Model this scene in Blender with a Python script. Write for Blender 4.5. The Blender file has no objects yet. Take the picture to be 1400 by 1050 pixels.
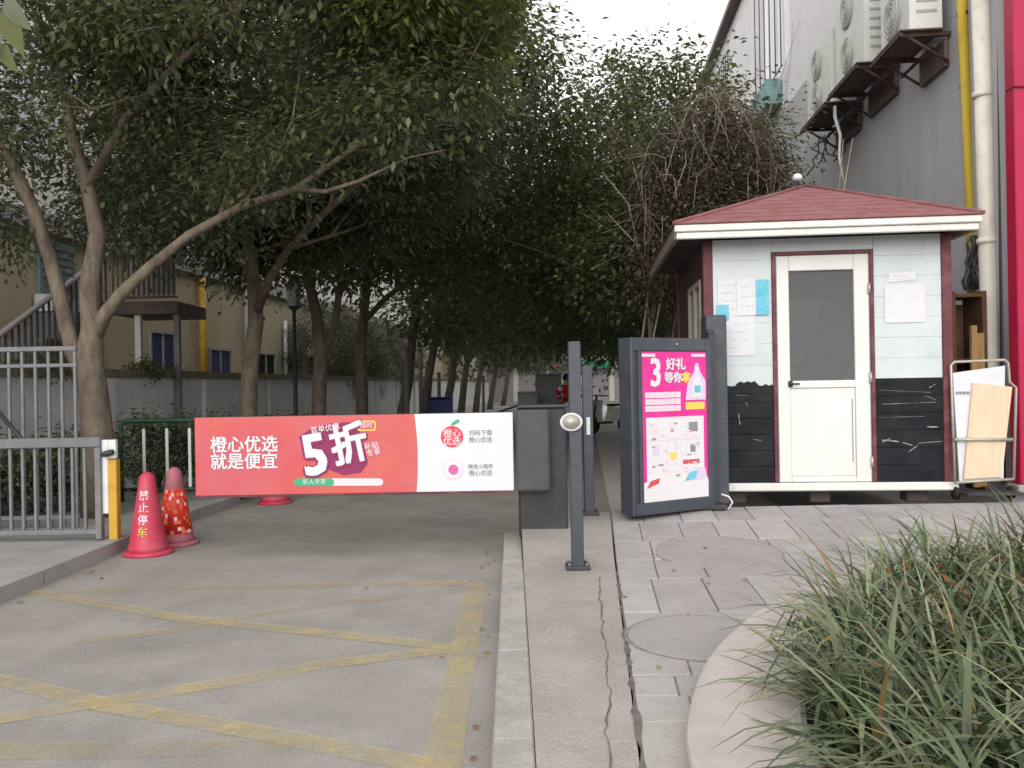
import bpy, bmesh, math, random
import numpy as np
from mathutils import Vector, Matrix

random.seed(7)
RNG = np.random.default_rng(11)
S = bpy.context.scene
C = S.collection
R = math.radians

# ------------------------------------------------------------------ camera
F_PX, CX, CY, CAM_Z, ROLL = 1130.0, 700.0, 525.0, 1.4, R(-1.0)
cam_d = bpy.data.cameras.new('camera')
cam = bpy.data.objects.new('camera', cam_d)
C.objects.link(cam)
cam_d.sensor_width = 36.0
cam_d.lens = 36.0 * F_PX / 1400.0
cam_d.clip_start = 0.05
cam_d.clip_end = 1500
cam.matrix_world = (Matrix.Translation((0, 0, CAM_Z)) @ Matrix.Rotation(R(90), 4, 'X')
                    @ Matrix.Rotation(ROLL, 4, 'Z'))
S.camera = cam

# ------------------------------------------------------------------ sky, sun, exposure
SUN_EL, SUN_AZ = R(24), R(190)          # azimuth clockwise from +Y: behind the camera, a little left
world = bpy.data.worlds.new('World')
S.world = world
world.use_nodes = True
wn = world.node_tree
wn.nodes.clear()
sky = wn.nodes.new('ShaderNodeTexSky')
sky.sky_type = 'NISHITA'
sky.sun_disc = False
sky.sun_elevation = SUN_EL
sky.sun_rotation = SUN_AZ
mixw = wn.nodes.new('ShaderNodeMix')
mixw.data_type = 'RGBA'
mixw.inputs[0].default_value = 0.88      # overcast: an even white layer over the clear sky
mixw.inputs[7].default_value = (10.9, 10.6, 10.3, 1)
bgw = wn.nodes.new('ShaderNodeBackground')
bgw.inputs['Strength'].default_value = 0.115
outw = wn.nodes.new('ShaderNodeOutputWorld')
wn.links.new(sky.outputs[0], mixw.inputs[6])
wn.links.new(mixw.outputs[2], bgw.inputs['Color'])
wn.links.new(bgw.outputs[0], outw.inputs['Surface'])

sun_d = bpy.data.lights.new('sun', 'SUN')
sun_d.energy = 1.5
sun_d.angle = R(45)
sun_d.color = (1.0, 0.96, 0.9)
sun = bpy.data.objects.new('sun', sun_d)
C.objects.link(sun)
sdir = Vector((math.sin(SUN_AZ) * math.cos(SUN_EL), math.cos(SUN_AZ) * math.cos(SUN_EL), math.sin(SUN_EL)))
sun.rotation_euler = sdir.to_track_quat('Z', 'Y').to_euler()
sun.location = (0, -5, 20)

S.view_settings.view_transform = 'Standard'
S.view_settings.look = 'None'
S.view_settings.exposure = 0.36
S.view_settings.gamma = 1.0
S.view_settings.use_curve_mapping = False

# ------------------------------------------------------------------ helpers: where things stand
CR, SR = math.cos(ROLL), math.sin(ROLL)


def ray(px, py):
    u, v = (px - CX) / F_PX, (CY - py) / F_PX
    return u * CR - v * SR, u * SR + v * CR


def P(px, py, Y):
    a, b = ray(px, py)
    return Vector((a * Y, Y, CAM_Z + b * Y))


def G(px, py, z=0.0):
    a, b = ray(px, py)
    Y = (z - CAM_Z) / b
    return Vector((a * Y, Y, z))


def smooth(t):
    t = min(1, max(0, t))
    return t * t * (3 - 2 * t)


def zp(x, y):                      # height of the right-hand pavement
    return 0.11 + 0.13 * smooth((y - 5.6) / 2.2)


SL = 0.0885                        # the lane runs a little to the right of the lens axis


# ------------------------------------------------------------------ helpers: materials
def mat(name, c1, c2=None, rough=0.7, scale=6.0, detail=6.0, bump=0.0, bscale=None, metal=0.0,
        spec=0.4, lo=0.35, hi=0.65, stretch=None, c3=None, s3=1.5, island=None, coat=0.0, speck=0.0, sscale=120):
    m = bpy.data.materials.new(name)
    m.use_nodes = True
    nt = m.node_tree
    b = nt.nodes['Principled BSDF']
    b.inputs['Roughness'].default_value = rough
    b.inputs['Metallic'].default_value = metal
    b.inputs['Specular IOR Level'].default_value = spec
    b.inputs['Coat Weight'].default_value = coat
    b.inputs['Base Color'].default_value = (*c1, 1)
    tc = nt.nodes.new('ShaderNodeTexCoord')
    src = tc.outputs['Object']
    if stretch:
        mp = nt.nodes.new('ShaderNodeMapping')
        mp.inputs['Scale'].default_value = stretch
        nt.links.new(src, mp.inputs[0])
        src = mp.outputs[0]
    col = None
    if c2:
        n = nt.nodes.new('ShaderNodeTexNoise')
        n.inputs['Scale'].default_value = scale
        n.inputs['Detail'].default_value = detail
        n.inputs['Roughness'].default_value = 0.65
        nt.links.new(src, n.inputs['Vector'])
        rp = nt.nodes.new('ShaderNodeValToRGB')
        rp.color_ramp.elements[0].position = lo
        rp.color_ramp.elements[1].position = hi
        rp.color_ramp.elements[0].color = (*c1, 1)
        rp.color_ramp.elements[1].color = (*c2, 1)
        nt.links.new(n.outputs['Fac'], rp.inputs[0])
        col = rp.outputs[0]
        if c3:
            n3 = nt.nodes.new('ShaderNodeTexNoise')
            n3.inputs['Scale'].default_value = s3
            n3.inputs['Detail'].default_value = 8
            n3.inputs['Roughness'].default_value = 0.7
            nt.links.new(src, n3.inputs['Vector'])
            r3 = nt.nodes.new('ShaderNodeValToRGB')
            r3.color_ramp.elements[0].position = 0.5
            r3.color_ramp.elements[1].position = 0.7
            nt.links.new(n3.outputs['Fac'], r3.inputs[0])
            mx = nt.nodes.new('ShaderNodeMix')
            mx.data_type = 'RGBA'
            mx.inputs[7].default_value = (*c3, 1)
            nt.links.new(r3.outputs[0], mx.inputs[0])
            nt.links.new(col, mx.inputs[6])
            col = mx.outputs[2]
    if speck and col is not None:   # fine aggregate
        ns = nt.nodes.new('ShaderNodeTexNoise')
        ns.inputs['Scale'].default_value = sscale
        ns.inputs['Detail'].default_value = 3
        nt.links.new(tc.outputs['Object'], ns.inputs['Vector'])
        mr = nt.nodes.new('ShaderNodeMapRange')
        mr.inputs[1].default_value, mr.inputs[2].default_value = 0.3, 0.7
        mr.inputs[3].default_value, mr.inputs[4].default_value = 1 - speck, 1 + speck
        nt.links.new(ns.outputs['Fac'], mr.inputs[0])
        ml = nt.nodes.new('ShaderNodeVectorMath')
        ml.operation = 'SCALE'
        nt.links.new(col, ml.inputs[0])
        nt.links.new(mr.outputs[0], ml.inputs['Scale'])
        col = ml.outputs[0]
    if island:                      # each leaf, blade or stone a slightly different colour of its own
        g = nt.nodes.new('ShaderNodeNewGeometry')
        rp = nt.nodes.new('ShaderNodeValToRGB')
        rp.color_ramp.interpolation = 'LINEAR'
        el = rp.color_ramp.elements
        el[0].position, el[0].color = island[0][0], (*island[0][1], 1)
        el[1].position, el[1].color = island[-1][0], (*island[-1][1], 1)
        for p, c in island[1:-1]:
            e = el.new(p)
            e.color = (*c, 1)
        nt.links.new(g.outputs['Random Per Island'], rp.inputs[0])
        col = rp.outputs[0]
    if col is not None:
        nt.links.new(col, b.inputs['Base Color'])
    if bump:
        nb = nt.nodes.new('ShaderNodeTexNoise')
        nb.inputs['Scale'].default_value = bscale or scale * 4
        nb.inputs['Detail'].default_value = 5
        nt.links.new(src, nb.inputs['Vector'])
        bp = nt.nodes.new('ShaderNodeBump')
        bp.inputs['Strength'].default_value = bump
        bp.inputs['Distance'].default_value = 0.02
        nt.links.new(nb.outputs['Fac'], bp.inputs['Height'])
        nt.links.new(bp.outputs[0], b.inputs['Normal'])
    return m


def worn_paint(name, col, wear=0.5, scale=5.0):
    """road paint with holes worn through it"""
    m = mat(name, col, tuple(c * 0.8 for c in col), rough=0.85, scale=20)
    nt = m.node_tree
    b = nt.nodes['Principled BSDF']
    out = nt.nodes['Material Output']
    tr = nt.nodes.new('ShaderNodeBsdfTransparent')
    ms = nt.nodes.new('ShaderNodeMixShader')
    tc = nt.nodes.new('ShaderNodeTexCoord')
    n = nt.nodes.new('ShaderNodeTexNoise')
    n.inputs['Scale'].default_value = scale
    n.inputs['Detail'].default_value = 12
    n.inputs['Roughness'].default_value = 0.75
    nt.links.new(tc.outputs['Object'], n.inputs['Vector'])
    rp = nt.nodes.new('ShaderNodeValToRGB')
    rp.color_ramp.elements[0].position = wear - 0.16
    rp.color_ramp.elements[1].position = wear + 0.2
    nt.links.new(n.outputs['Fac'], rp.inputs[0])
    mul = nt.nodes.new('ShaderNodeMath')
    mul.operation = 'MULTIPLY'
    mul.inputs[1].default_value = 0.6
    nt.links.new(rp.outputs[0], mul.inputs[0])
    nt.links.new(mul.outputs[0], ms.inputs[0])
    nt.links.new(tr.outputs[0], ms.inputs[1])
    nt.links.new(b.outputs[0], ms.inputs[2])
    nt.links.new(ms.outputs[0], out.inputs['Surface'])
    return m


def glass(name, tint=(0.55, 0.58, 0.6), fac=0.5, base=(0.04, 0.045, 0.05)):
    m = bpy.data.materials.new(name)
    m.use_nodes = True
    nt = m.node_tree
    b = nt.nodes['Principled BSDF']
    b.inputs['Base Color'].default_value = (*base, 1)
    b.inputs['Roughness'].default_value = 0.06
    b.inputs['Specular IOR Level'].default_value = 0.7
    out = nt.nodes['Material Output']
    tr = nt.nodes.new('ShaderNodeBsdfTransparent')
    tr.inputs[0].default_value = (*tint, 1)
    ms = nt.nodes.new('ShaderNodeMixShader')
    ms.inputs[0].default_value = fac
    nt.links.new(tr.outputs[0], ms.inputs[1])
    nt.links.new(b.outputs[0], ms.inputs[2])
    nt.links.new(ms.outputs[0], out.inputs['Surface'])
    return m


def leaf_mat(name, ramp, trans=0.5, rough=0.36, spec=0.5):
    m = mat(name, ramp[0][1], rough=rough, island=ramp, spec=spec)
    nt = m.node_tree
    b = nt.nodes['Principled BSDF']
    out = nt.nodes['Material Output']
    src = b.inputs['Base Color'].links[0].from_socket
    t = nt.nodes.new('ShaderNodeBsdfTranslucent')
    ms = nt.nodes.new('ShaderNodeMixShader')
    ms.inputs[0].default_value = trans
    nt.links.new(src, t.inputs[0])
    nt.links.new(b.outputs[0], ms.inputs[1])
    nt.links.new(t.outputs[0], ms.inputs[2])
    nt.links.new(ms.outputs[0], out.inputs['Surface'])
    return m


M = {}
M['asphalt'] = mat('asphalt_concrete', (0.25, 0.239, 0.222), (0.31, 0.297, 0.277), rough=0.9, scale=1.7, detail=10, bump=0.2, bscale=70,
                   c3=(0.205, 0.199, 0.188), s3=0.8, speck=.13, sscale=75)
M['earth'] = mat('dull_ground', (0.12, 0.11, 0.1), (0.17, 0.16, 0.15), rough=0.95, scale=2)
M['kerb'] = mat('pale_kerb_stone', (0.30, 0.288, 0.275), (0.39, 0.375, 0.36), rough=0.85, scale=5, bump=0.2, bscale=50, speck=.15,
                c3=(0.27, 0.26, 0.25), s3=3)
M['strip'] = mat('worn_concrete', (0.285, 0.268, 0.245), (0.36, 0.342, 0.318), rough=0.9, scale=2.2, bump=0.3, bscale=45, speck=.2,
                 c3=(0.25, 0.24, 0.225), s3=1.4)
M['mortar'] = mat('dark_joint_bed', (0.17, 0.16, 0.15), (0.27, 0.255, 0.24), rough=0.95, scale=9)
M['tile_a'] = mat('grey_granite_slab', (0.315, 0.302, 0.302), (0.39, 0.375, 0.37), rough=0.8, speck=.14, scale=3.5, bump=0.12, bscale=70,
                  c3=(0.27, 0.26, 0.27), s3=1.1)
M['tile_b'] = mat('pale_granite_slab', (0.345, 0.332, 0.322), (0.41, 0.395, 0.385), rough=0.8, speck=.14, scale=3.1, bump=0.12, bscale=70,
                  c3=(0.3, 0.29, 0.285), s3=1.3)
M['tile_c'] = mat('dark_granite_slab', (0.29, 0.276, 0.278), (0.35, 0.335, 0.333), rough=0.8, speck=.14, scale=4, bump=0.12, bscale=70)
M['manhole'] = mat('stone_cover', (0.285, 0.272, 0.272), (0.345, 0.332, 0.33), rough=0.8, scale=5, bump=0.2, bscale=60, speck=.16, c3=(0.25, 0.24, 0.24), s3=2.5)
M['crack'] = mat('crack_dirt', (0.09, 0.086, 0.08), (0.17, 0.16, 0.15), rough=1, scale=20)
M['coping'] = mat('pinkish_granite', (0.43, 0.385, 0.365), (0.52, 0.47, 0.445), rough=0.75, scale=2.2, bump=0.1, bscale=90,
                  c3=(0.36, 0.325, 0.305), s3=1.2)
M['soil'] = mat('dark_soil', (0.035, 0.028, 0.02), (0.07, 0.055, 0.04), rough=1, scale=12, bump=0.6, bscale=40)
M['yellow_line'] = worn_paint('worn_yellow_road_paint', (0.62, 0.51, 0.27), 0.47, 4.5)
M['yellow_faint'] = worn_paint('faint_yellow_road_paint', (0.52, 0.43, 0.24), 0.55, 3.0)
M['left_pave'] = mat('left_pavement_concrete', (0.27, 0.265, 0.26), (0.34, 0.335, 0.33), rough=0.9, scale=3, bump=0.3, bscale=40)
M['grey_paint'] = mat('blue_grey_paint', (0.045, 0.055, 0.072), (0.06, 0.071, 0.088), rough=0.45, scale=3, spec=0.45,
                      c3=(0.085, 0.092, 0.10), s3=4)
M['grey_dark'] = mat('dark_grey_paint', (0.035, 0.037, 0.045), (0.05, 0.05, 0.058), rough=0.5, scale=3)
M['cab'] = mat('charcoal_cabinet', (0.027, 0.028, 0.034), (0.04, 0.041, 0.047), rough=0.5, scale=4, c3=(0.055, 0.055, 0.058), s3=5)
M['cab2'] = mat('grey_green_housing', (0.05, 0.055, 0.062), (0.066, 0.072, 0.078), rough=0.5, scale=4, c3=(0.085, 0.087, 0.09), s3=6)
M['red'] = mat('salmon_red_print', (0.56, 0.078, 0.10), (0.58, 0.125, 0.10), rough=0.45, scale=1.6, c3=(0.52, 0.12, 0.15), s3=2.2)
M['white'] = mat('white_print', (0.66, 0.68, 0.74), rough=0.45)
M['magenta_print'] = mat('magenta_print', (0.68, 0.025, 0.27), (0.74, 0.04, 0.33), rough=0.35, scale=5)
M['plum'] = mat('plum_print', (0.24, 0.02, 0.10), rough=0.5)
M['green_print'] = mat('green_print', (0.05, 0.38, 0.2), rough=0.5)
M['gold'] = mat('gold_print', (0.85, 0.6, 0.12), rough=0.5)
M['grey_print'] = mat('grey_print', (0.25, 0.25, 0.28), rough=0.5)
M['pale_print'] = mat('pale_pink_print', (0.8, 0.62, 0.68), rough=0.5)
M['lav'] = mat('lavender_print', (0.66, 0.55, 0.74), rough=0.5)
M['poster_white'] = mat('poster_white', (0.7, 0.69, 0.71), rough=0.4)
M['cyan_print'] = mat('cyan_print', (0.08, 0.42, 0.6), (0.2, 0.55, 0.7), rough=0.5, scale=7)
M['orange_red'] = mat('logo_red', (0.74, 0.06, 0.09), rough=0.5)
M['steel'] = mat('painted_grey_steel', (0.15, 0.155, 0.17), (0.2, 0.205, 0.22), rough=0.55, scale=7, c3=(0.17, 0.14, 0.12), s3=6)
M['steel_dark'] = mat('grey_rail_steel', (0.13, 0.14, 0.15), (0.17, 0.18, 0.19), rough=0.5, scale=5)
M['green_paint'] = mat('dark_green_paint', (0.012, 0.05, 0.035), (0.02, 0.07, 0.05), rough=0.5, scale=9)
M['white_paint'] = mat('white_paint', (0.62, 0.66, 0.66), (0.7, 0.72, 0.72), rough=0.5, scale=10, c3=(0.45, 0.45, 0.42), s3=5)
M['yellow_paint'] = mat('ochre_yellow_paint', (0.52, 0.30, 0.03), (0.6, 0.36, 0.05), rough=0.5, scale=9, c3=(0.33, 0.18, 0.04), s3=5)
M['cone_pink'] = mat('faded_pink_plastic', (0.47, 0.03, 0.075), (0.54, 0.055, 0.10), rough=0.5, scale=6, c3=(0.40, 0.10, 0.12), s3=6)
M['cone_mauve'] = mat('faded_mauve_plastic', (0.33, 0.1, 0.13), (0.4, 0.13, 0.16), rough=0.6, scale=8)
M['refl_red'] = mat('reflective_red', (0.6, 0.02, 0.015), (0.7, 0.06, 0.03), rough=0.35, scale=22)
M['maroon'] = mat('maroon_paint', (0.10, 0.026, 0.036), (0.15, 0.04, 0.05), rough=0.55, scale=6, c3=(0.19, 0.08, 0.08), s3=6)
M['siding'] = mat('white_blue_siding', (0.545, 0.605, 0.64), (0.59, 0.645, 0.675), rough=0.5, scale=2.5, c3=(0.50, 0.55, 0.58), s3=3)
M['black_panel'] = mat('black_siding', (0.012, 0.012, 0.017), (0.024, 0.024, 0.03), rough=0.45, spec=0.12, scale=5)
M['scuff'] = mat('pale_scuff', (0.12, 0.12, 0.13), (0.5, 0.5, 0.52), rough=0.7, scale=40)
M['door_white'] = mat('white_door', (0.68, 0.685, 0.68), (0.73, 0.73, 0.72), rough=0.4, scale=3, c3=(0.7, 0.68, 0.62), s3=2.5)
M['fascia'] = mat('white_fascia', (0.72, 0.72, 0.69), (0.78, 0.78, 0.75), rough=0.5, scale=3, c3=(0.6, 0.58, 0.53), s3=4)
M['roof'] = mat('faded_red_shingle', (0.20, 0.075, 0.08), (0.27, 0.105, 0.11), rough=0.85, scale=6, bump=0.3, bscale=50,
                c3=(0.23, 0.13, 0.13), s3=3)
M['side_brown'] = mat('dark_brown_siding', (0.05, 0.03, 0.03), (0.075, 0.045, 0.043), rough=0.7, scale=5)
M['side_fascia'] = mat('shaded_brown_fascia', (0.2, 0.17, 0.155), (0.27, 0.235, 0.21), rough=0.7, scale=6)  # the shade on the side eaves is put into this brown
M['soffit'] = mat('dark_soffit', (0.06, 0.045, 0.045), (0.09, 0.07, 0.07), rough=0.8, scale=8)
M['inner'] = mat('booth_inner_wall', (0.66, 0.66, 0.67), (0.72, 0.72, 0.73), rough=0.8, scale=3)
M['glass'] = glass('door_glass', tint=(0.93, 0.94, 0.95), fac=0.27, base=(0.24, 0.24, 0.26))
M['dark_glass'] = glass('dark_window_glass', tint=(0.2, 0.21, 0.23), fac=0.75)
M['paper'] = mat('white_paper', (0.68, 0.69, 0.71), (0.64, 0.65, 0.68), rough=0.7, scale=12)
M['stucco'] = mat('grey_stucco', (0.40, 0.40, 0.43), (0.47, 0.47, 0.5), rough=0.9, scale=0.8, bump=0.05, bscale=25,
                  c3=(0.35, 0.35, 0.375), s3=1.1, stretch=(1.0, 1.0, 0.16))
M['stucco_lit'] = mat('lit_stucco', (0.68, 0.66, 0.71), (0.77, 0.75, 0.79), rough=0.9, scale=0.9, bump=0.2, bscale=25)  # upper facade: its brighter light is put into a whiter stucco colour
M['gutter'] = mat('brown_gutter', (0.09, 0.065, 0.06), (0.13, 0.1, 0.09), rough=0.6, scale=5)
M['ac_white'] = mat('aged_white_metal', (0.62, 0.63, 0.61), (0.7, 0.7, 0.68), rough=0.5, scale=4, c3=(0.5, 0.49, 0.44), s3=4)
M['ac_dark'] = mat('pale_grille', (0.42, 0.42, 0.41), rough=0.6)
M['bracket'] = mat('rusty_bracket', (0.05, 0.035, 0.035), (0.1, 0.06, 0.05), rough=0.8, scale=12)
M['tray'] = mat('brown_tray', (0.12, 0.085, 0.08), (0.17, 0.13, 0.12), rough=0.8, scale=9)
M['yellow_pipe'] = mat('yellow_gas_pipe', (0.5, 0.36, 0.02), (0.58, 0.42, 0.04), rough=0.5, scale=5, c3=(0.4, 0.25, 0.03), s3=5)
M['white_pipe'] = mat('cream_plastic_pipe', (0.66, 0.64, 0.56), (0.74, 0.71, 0.64), rough=0.45, scale=4, c3=(0.52, 0.48, 0.4), s3=3)
M['sign_pink'] = mat('crimson_sign_sheet', (0.40, 0.009, 0.055), (0.45, 0.012, 0.065), rough=0.4, scale=2)
M['foam'] = mat('white_foam_board', (0.62, 0.63, 0.7), (0.7, 0.71, 0.76), rough=0.7, scale=5)
M['ply'] = mat('pale_plywood', (0.62, 0.50, 0.35), (0.7, 0.58, 0.43), rough=0.7, scale=5, stretch=(9, 9, 0.6))
M['wood'] = mat('old_timber', (0.24, 0.14, 0.05), (0.32, 0.2, 0.08), rough=0.8, scale=6, stretch=(6, 6, 0.6))
M['wood_dark'] = mat('dark_timber', (0.07, 0.03, 0.018), (0.11, 0.05, 0.028), rough=0.8, scale=6)
M['chrome'] = mat('dull_tube_metal', (0.38, 0.36, 0.32), (0.48, 0.45, 0.4), rough=0.4, metal=0.4, scale=9)
M['ochre_wall'] = mat('ochre_render', (0.47, 0.405, 0.28), (0.55, 0.48, 0.34), rough=0.9, scale=0.9, bump=0.2, bscale=20,
                      c3=(0.38, 0.33, 0.23), s3=1.0, stretch=(1.3, 1.3, .3))
M['cream_wall'] = mat('cream_render', (0.76, 0.74, 0.70), (0.82, 0.80, 0.77), rough=0.9, scale=0.9)
M['band'] = mat('lilac_grey_band', (0.34, 0.31, 0.33), (0.4, 0.37, 0.39), rough=0.8, scale=3)
M['low_wall'] = mat('grey_white_render', (0.56, 0.58, 0.58), (0.68, 0.69, 0.69), rough=0.9, scale=1.2, bump=0.2, bscale=25,
                    c3=(0.45, 0.45, 0.43), s3=0.9)
M['low_cap'] = mat('mossy_coping', (0.14, 0.12, 0.085), (0.22, 0.19, 0.14), rough=0.95, scale=6, bump=0.4, bscale=30)
M['blue_dark'] = mat('dark_blue_shutter', (0.03, 0.03, 0.10), (0.045, 0.045, 0.14), rough=0.5, scale=5)
M['bark'] = mat('grey_brown_bark', (0.115, 0.09, 0.068), (0.21, 0.17, 0.13), rough=0.9, scale=9, bump=1.0, bscale=16,
                c3=(0.07, 0.056, 0.043), s3=5, stretch=(1, 1, 0.4))
M['bark_red'] = mat('red_brown_bark', (0.16, 0.10, 0.085), (0.22, 0.145, 0.12), rough=0.9, scale=9, bump=0.4, bscale=25)
M['bark_pale'] = mat('pale_dry_stems', (0.24, 0.195, 0.15), (0.34, 0.29, 0.23), rough=0.9, scale=9)
M['leaf'] = leaf_mat('broad_leaf', [(0.0, (0.07, 0.095, 0.045)), (0.45, (0.122, 0.152, 0.072)), (0.75, (0.17, 0.20, 0.095)),
                                    (0.93, (0.12, 0.14, 0.05)), (1.0, (0.16, 0.13, 0.045))])
M['leaf_dark'] = leaf_mat('dark_broad_leaf', [(0.0, (0.078, 0.102, 0.058)), (0.5, (0.128, 0.156, 0.085)), (0.85, (0.175, 0.205, 0.115)),
                                              (1.0, (0.18, 0.185, 0.11))], trans=0.42)
M['leaf_yel'] = leaf_mat('yellow_green_leaf', [(0.0, (0.07, 0.085, 0.022)), (0.5, (0.12, 0.14, 0.036)), (0.9, (0.19, 0.2, 0.06)),
                                               (1.0, (0.2, 0.15, 0.04))])
M['leaf_mid'] = leaf_mat('mixed_green_leaf', [(0.0, (0.06, 0.078, 0.032)), (0.5, (0.11, 0.13, 0.05)), (0.85, (0.15, 0.165, 0.07)),
                                              (1.0, (0.2, 0.17, 0.06))])
M['leaf_dry'] = leaf_mat('dry_vine_leaf', [(0.0, (0.11, 0.09, 0.065)), (0.4, (0.17, 0.14, 0.10)), (0.7, (0.09, 0.10, 0.06)),
                                           (1.0, (0.17, 0.13, 0.09))])
M['blade'] = leaf_mat('mondo_grass_blade', [(0.0, (0.035, 0.058, 0.026)), (0.4, (0.085, 0.122, 0.055)), (0.74, (0.15, 0.19, 0.095)),
                                            (0.92, (0.25, 0.285, 0.16)), (0.965, (0.28, 0.23, 0.1)), (1.0, (0.24, 0.13, 0.05))],
                      trans=0.12, rough=0.32, spec=0.5)
M['dead_leaf'] = leaf_mat('fallen_yellow_leaf', [(0, (0.35, 0.2, 0.03)), (0.5, (0.4, 0.12, 0.03)), (1, (0.5, 0.36, 0.05))])
M['weed'] = leaf_mat('weed_leaf', [(0, (0.06, 0.12, 0.03)), (1, (0.14, 0.26, 0.06))])
M['rubber'] = mat('black_rubber', (0.02, 0.02, 0.02), rough=0.8)
M['red_cloth'] = mat('red_jacket_cloth', (0.42, 0.012, 0.02), (0.5, 0.02, 0.03), rough=0.8, scale=12)
M['dark_cloth'] = mat('dark_trouser_cloth', (0.015, 0.014, 0.02), rough=0.85)
M['skin'] = mat('skin', (0.5, 0.3, 0.22), rough=0.6)
M['hair'] = mat('black_hair', (0.015, 0.012, 0.01), rough=0.6)
M['grey_box'] = mat('mid_grey_metal', (0.2, 0.215, 0.235), (0.26, 0.275, 0.29), rough=0.6, scale=4)
M['blue_box'] = mat('deep_blue_plastic', (0.02, 0.035, 0.16), (0.03, 0.05, 0.2), rough=0.5, scale=4)
M['lamp_glass'] = mat('milky_lamp_glass', (0.35, 0.42, 0.42), rough=0.3)
M['teal'] = mat('faded_teal_sheet', (0.13, 0.25, 0.27), (0.2, 0.33, 0.35), rough=0.6, scale=6)
M['window_pale'] = mat('bright_window_glass', (0.6, 0.63, 0.68), (0.68, 0.7, 0.74), rough=0.15, scale=2, spec=0.8)
M['awning'] = mat('blue_violet_awning', (0.2, 0.2, 0.36), (0.28, 0.26, 0.42), rough=0.8, scale=5)


# ------------------------------------------------------------------ helpers: meshes
ORG = {}


class MB:
    def __init__(s):
        s.v, s.f, s.sm, s.mi = [], [], [], []

    def add(s, vs, fs, smooth=False, mi=0, T=None):
        o = len(s.v)
        for p in vs:
            p = Vector(p)
            s.v.append(T @ p if T is not None else p)
        for f in fs:
            s.f.append([i + o for i in f])
            s.sm.append(smooth)
            s.mi.append(mi)
        return s

    def box(s, x0, x1, y0, y1, z0, z1, c=0.0, T=None, mi=0):
        if c <= 0:
            vs = [(x0, y0, z0), (x1, y0, z0), (x1, y1, z0), (x0, y1, z0), (x0, y0, z1), (x1, y0, z1), (x1, y1, z1), (x0, y1, z1)]
            fs = [(0, 3, 2, 1), (4, 5, 6, 7), (0, 1, 5, 4), (1, 2, 6, 5), (2, 3, 7, 6), (3, 0, 4, 7)]
            return s.add(vs, fs, mi=mi, T=T)
        c = min(c, (x1 - x0) * .45, (y1 - y0) * .45, (z1 - z0) * .45)
        lo, hi = (x0, y0, z0), (x1, y1, z1)
        idx, vs = {}, []
        for cx in (0, 1):
            for cy in (0, 1):
                for cz in (0, 1):
                    k = (cx, cy, cz)
                    for a in range(3):
                        p = []
                        for i in range(3):
                            q = hi[i] if k[i] else lo[i]
                            if i != a:
                                q += -c if k[i] else c
                            p.append(q)
                        idx[(k, a)] = len(vs)
                        vs.append(p)
        fs = []
        for a in range(3):
            b, d = (a + 1) % 3, (a + 2) % 3
            for sd in (0, 1):
                q = []
                for (i, j) in ((0, 0), (1, 0), (1, 1), (0, 1)):
                    k = [0, 0, 0]
                    k[a], k[b], k[d] = sd, i, j
                    q.append(idx[(tuple(k), a)])
                fs.append(q if sd else q[::-1])
            for i in (0, 1):
                for j in (0, 1):
                    k0, k1 = [0, 0, 0], [0, 0, 0]
                    k0[b] = k1[b] = i
                    k0[d] = k1[d] = j
                    k1[a] = 1
                    k0, k1 = tuple(k0), tuple(k1)
                    fs.append([idx[(k0, b)], idx[(k1, b)], idx[(k1, d)], idx[(k0, d)]])
        for cx in (0, 1):
            for cy in (0, 1):
                for cz in (0, 1):
                    k = (cx, cy, cz)
                    fs.append([idx[(k, 0)], idx[(k, 1)], idx[(k, 2)]])
        return s.add(vs, fs, mi=mi, T=T)

    def tube(s, pts, rad, n=8, smooth=True, mi=0, caps=True, T=None):
        pts = [Vector(p) for p in pts]
        if not hasattr(rad, '__len__'):
            rad = [rad] * len(pts)
        vs, fs = [], []
        ref = None
        for i, p in enumerate(pts):
            d = (pts[min(i + 1, len(pts) - 1)] - pts[max(i - 1, 0)])
            d = d.normalized() if d.length > 1e-9 else Vector((0, 0, 1))
            if ref is None:
                ref = Vector((1, 0, 0)) if abs(d.x) < 0.8 else Vector((0, 1, 0))
            a = (ref - d * ref.dot(d))
            if a.length < 1e-6:
                a = d.orthogonal()
            a.normalize()
            ref = a
            b = d.cross(a)
            for k in range(n):
                t = 2 * math.pi * k / n
                vs.append(p + (a * math.cos(t) + b * math.sin(t)) * rad[i])
        for i in range(len(pts) - 1):
            for k in range(n):
                fs.append((i * n + k, i * n + (k + 1) % n, (i + 1) * n + (k + 1) % n, (i + 1) * n + k))
        s.add(vs, fs, smooth, mi, T)
        if caps:
            o = len(s.v) - len(vs)
            s.f.append([o + k for k in range(n)][::-1]); s.sm.append(False); s.mi.append(mi)
            e = o + (len(pts) - 1) * n
            s.f.append([e + k for k in range(n)]); s.sm.append(False); s.mi.append(mi)
        return s

    def lathe(s, prof, n=24, T=None, smooth=True, mi=0):
        vs, fs = [], []
        for r, z in prof:
            for k in range(n):
                t = 2 * math.pi * k / n
                vs.append((r * math.cos(t), r * math.sin(t), z))
        for i in range(len(prof) - 1):
            for k in range(n):
                fs.append((i * n + k, i * n + (k + 1) % n, (i + 1) * n + (k + 1) % n, (i + 1) * n + k))
        fs.append([k for k in range(n)][::-1])
        fs.append([(len(prof) - 1) * n + k for k in range(n)])
        return s.add(vs, fs, smooth, mi, T)

    def prism(s, pts, ext, mi=0, T=None):
        pts = [Vector(p) for p in pts]
        ext = Vector(ext)
        n = len(pts)
        vs = pts + [p + ext for p in pts]
        fs = [list(range(n))[::-1], [n + i for i in range(n)]]
        fs += [(i, (i + 1) % n, n + (i + 1) % n, n + i) for i in range(n)]
        return s.add(vs, fs, mi=mi, T=T)

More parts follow.
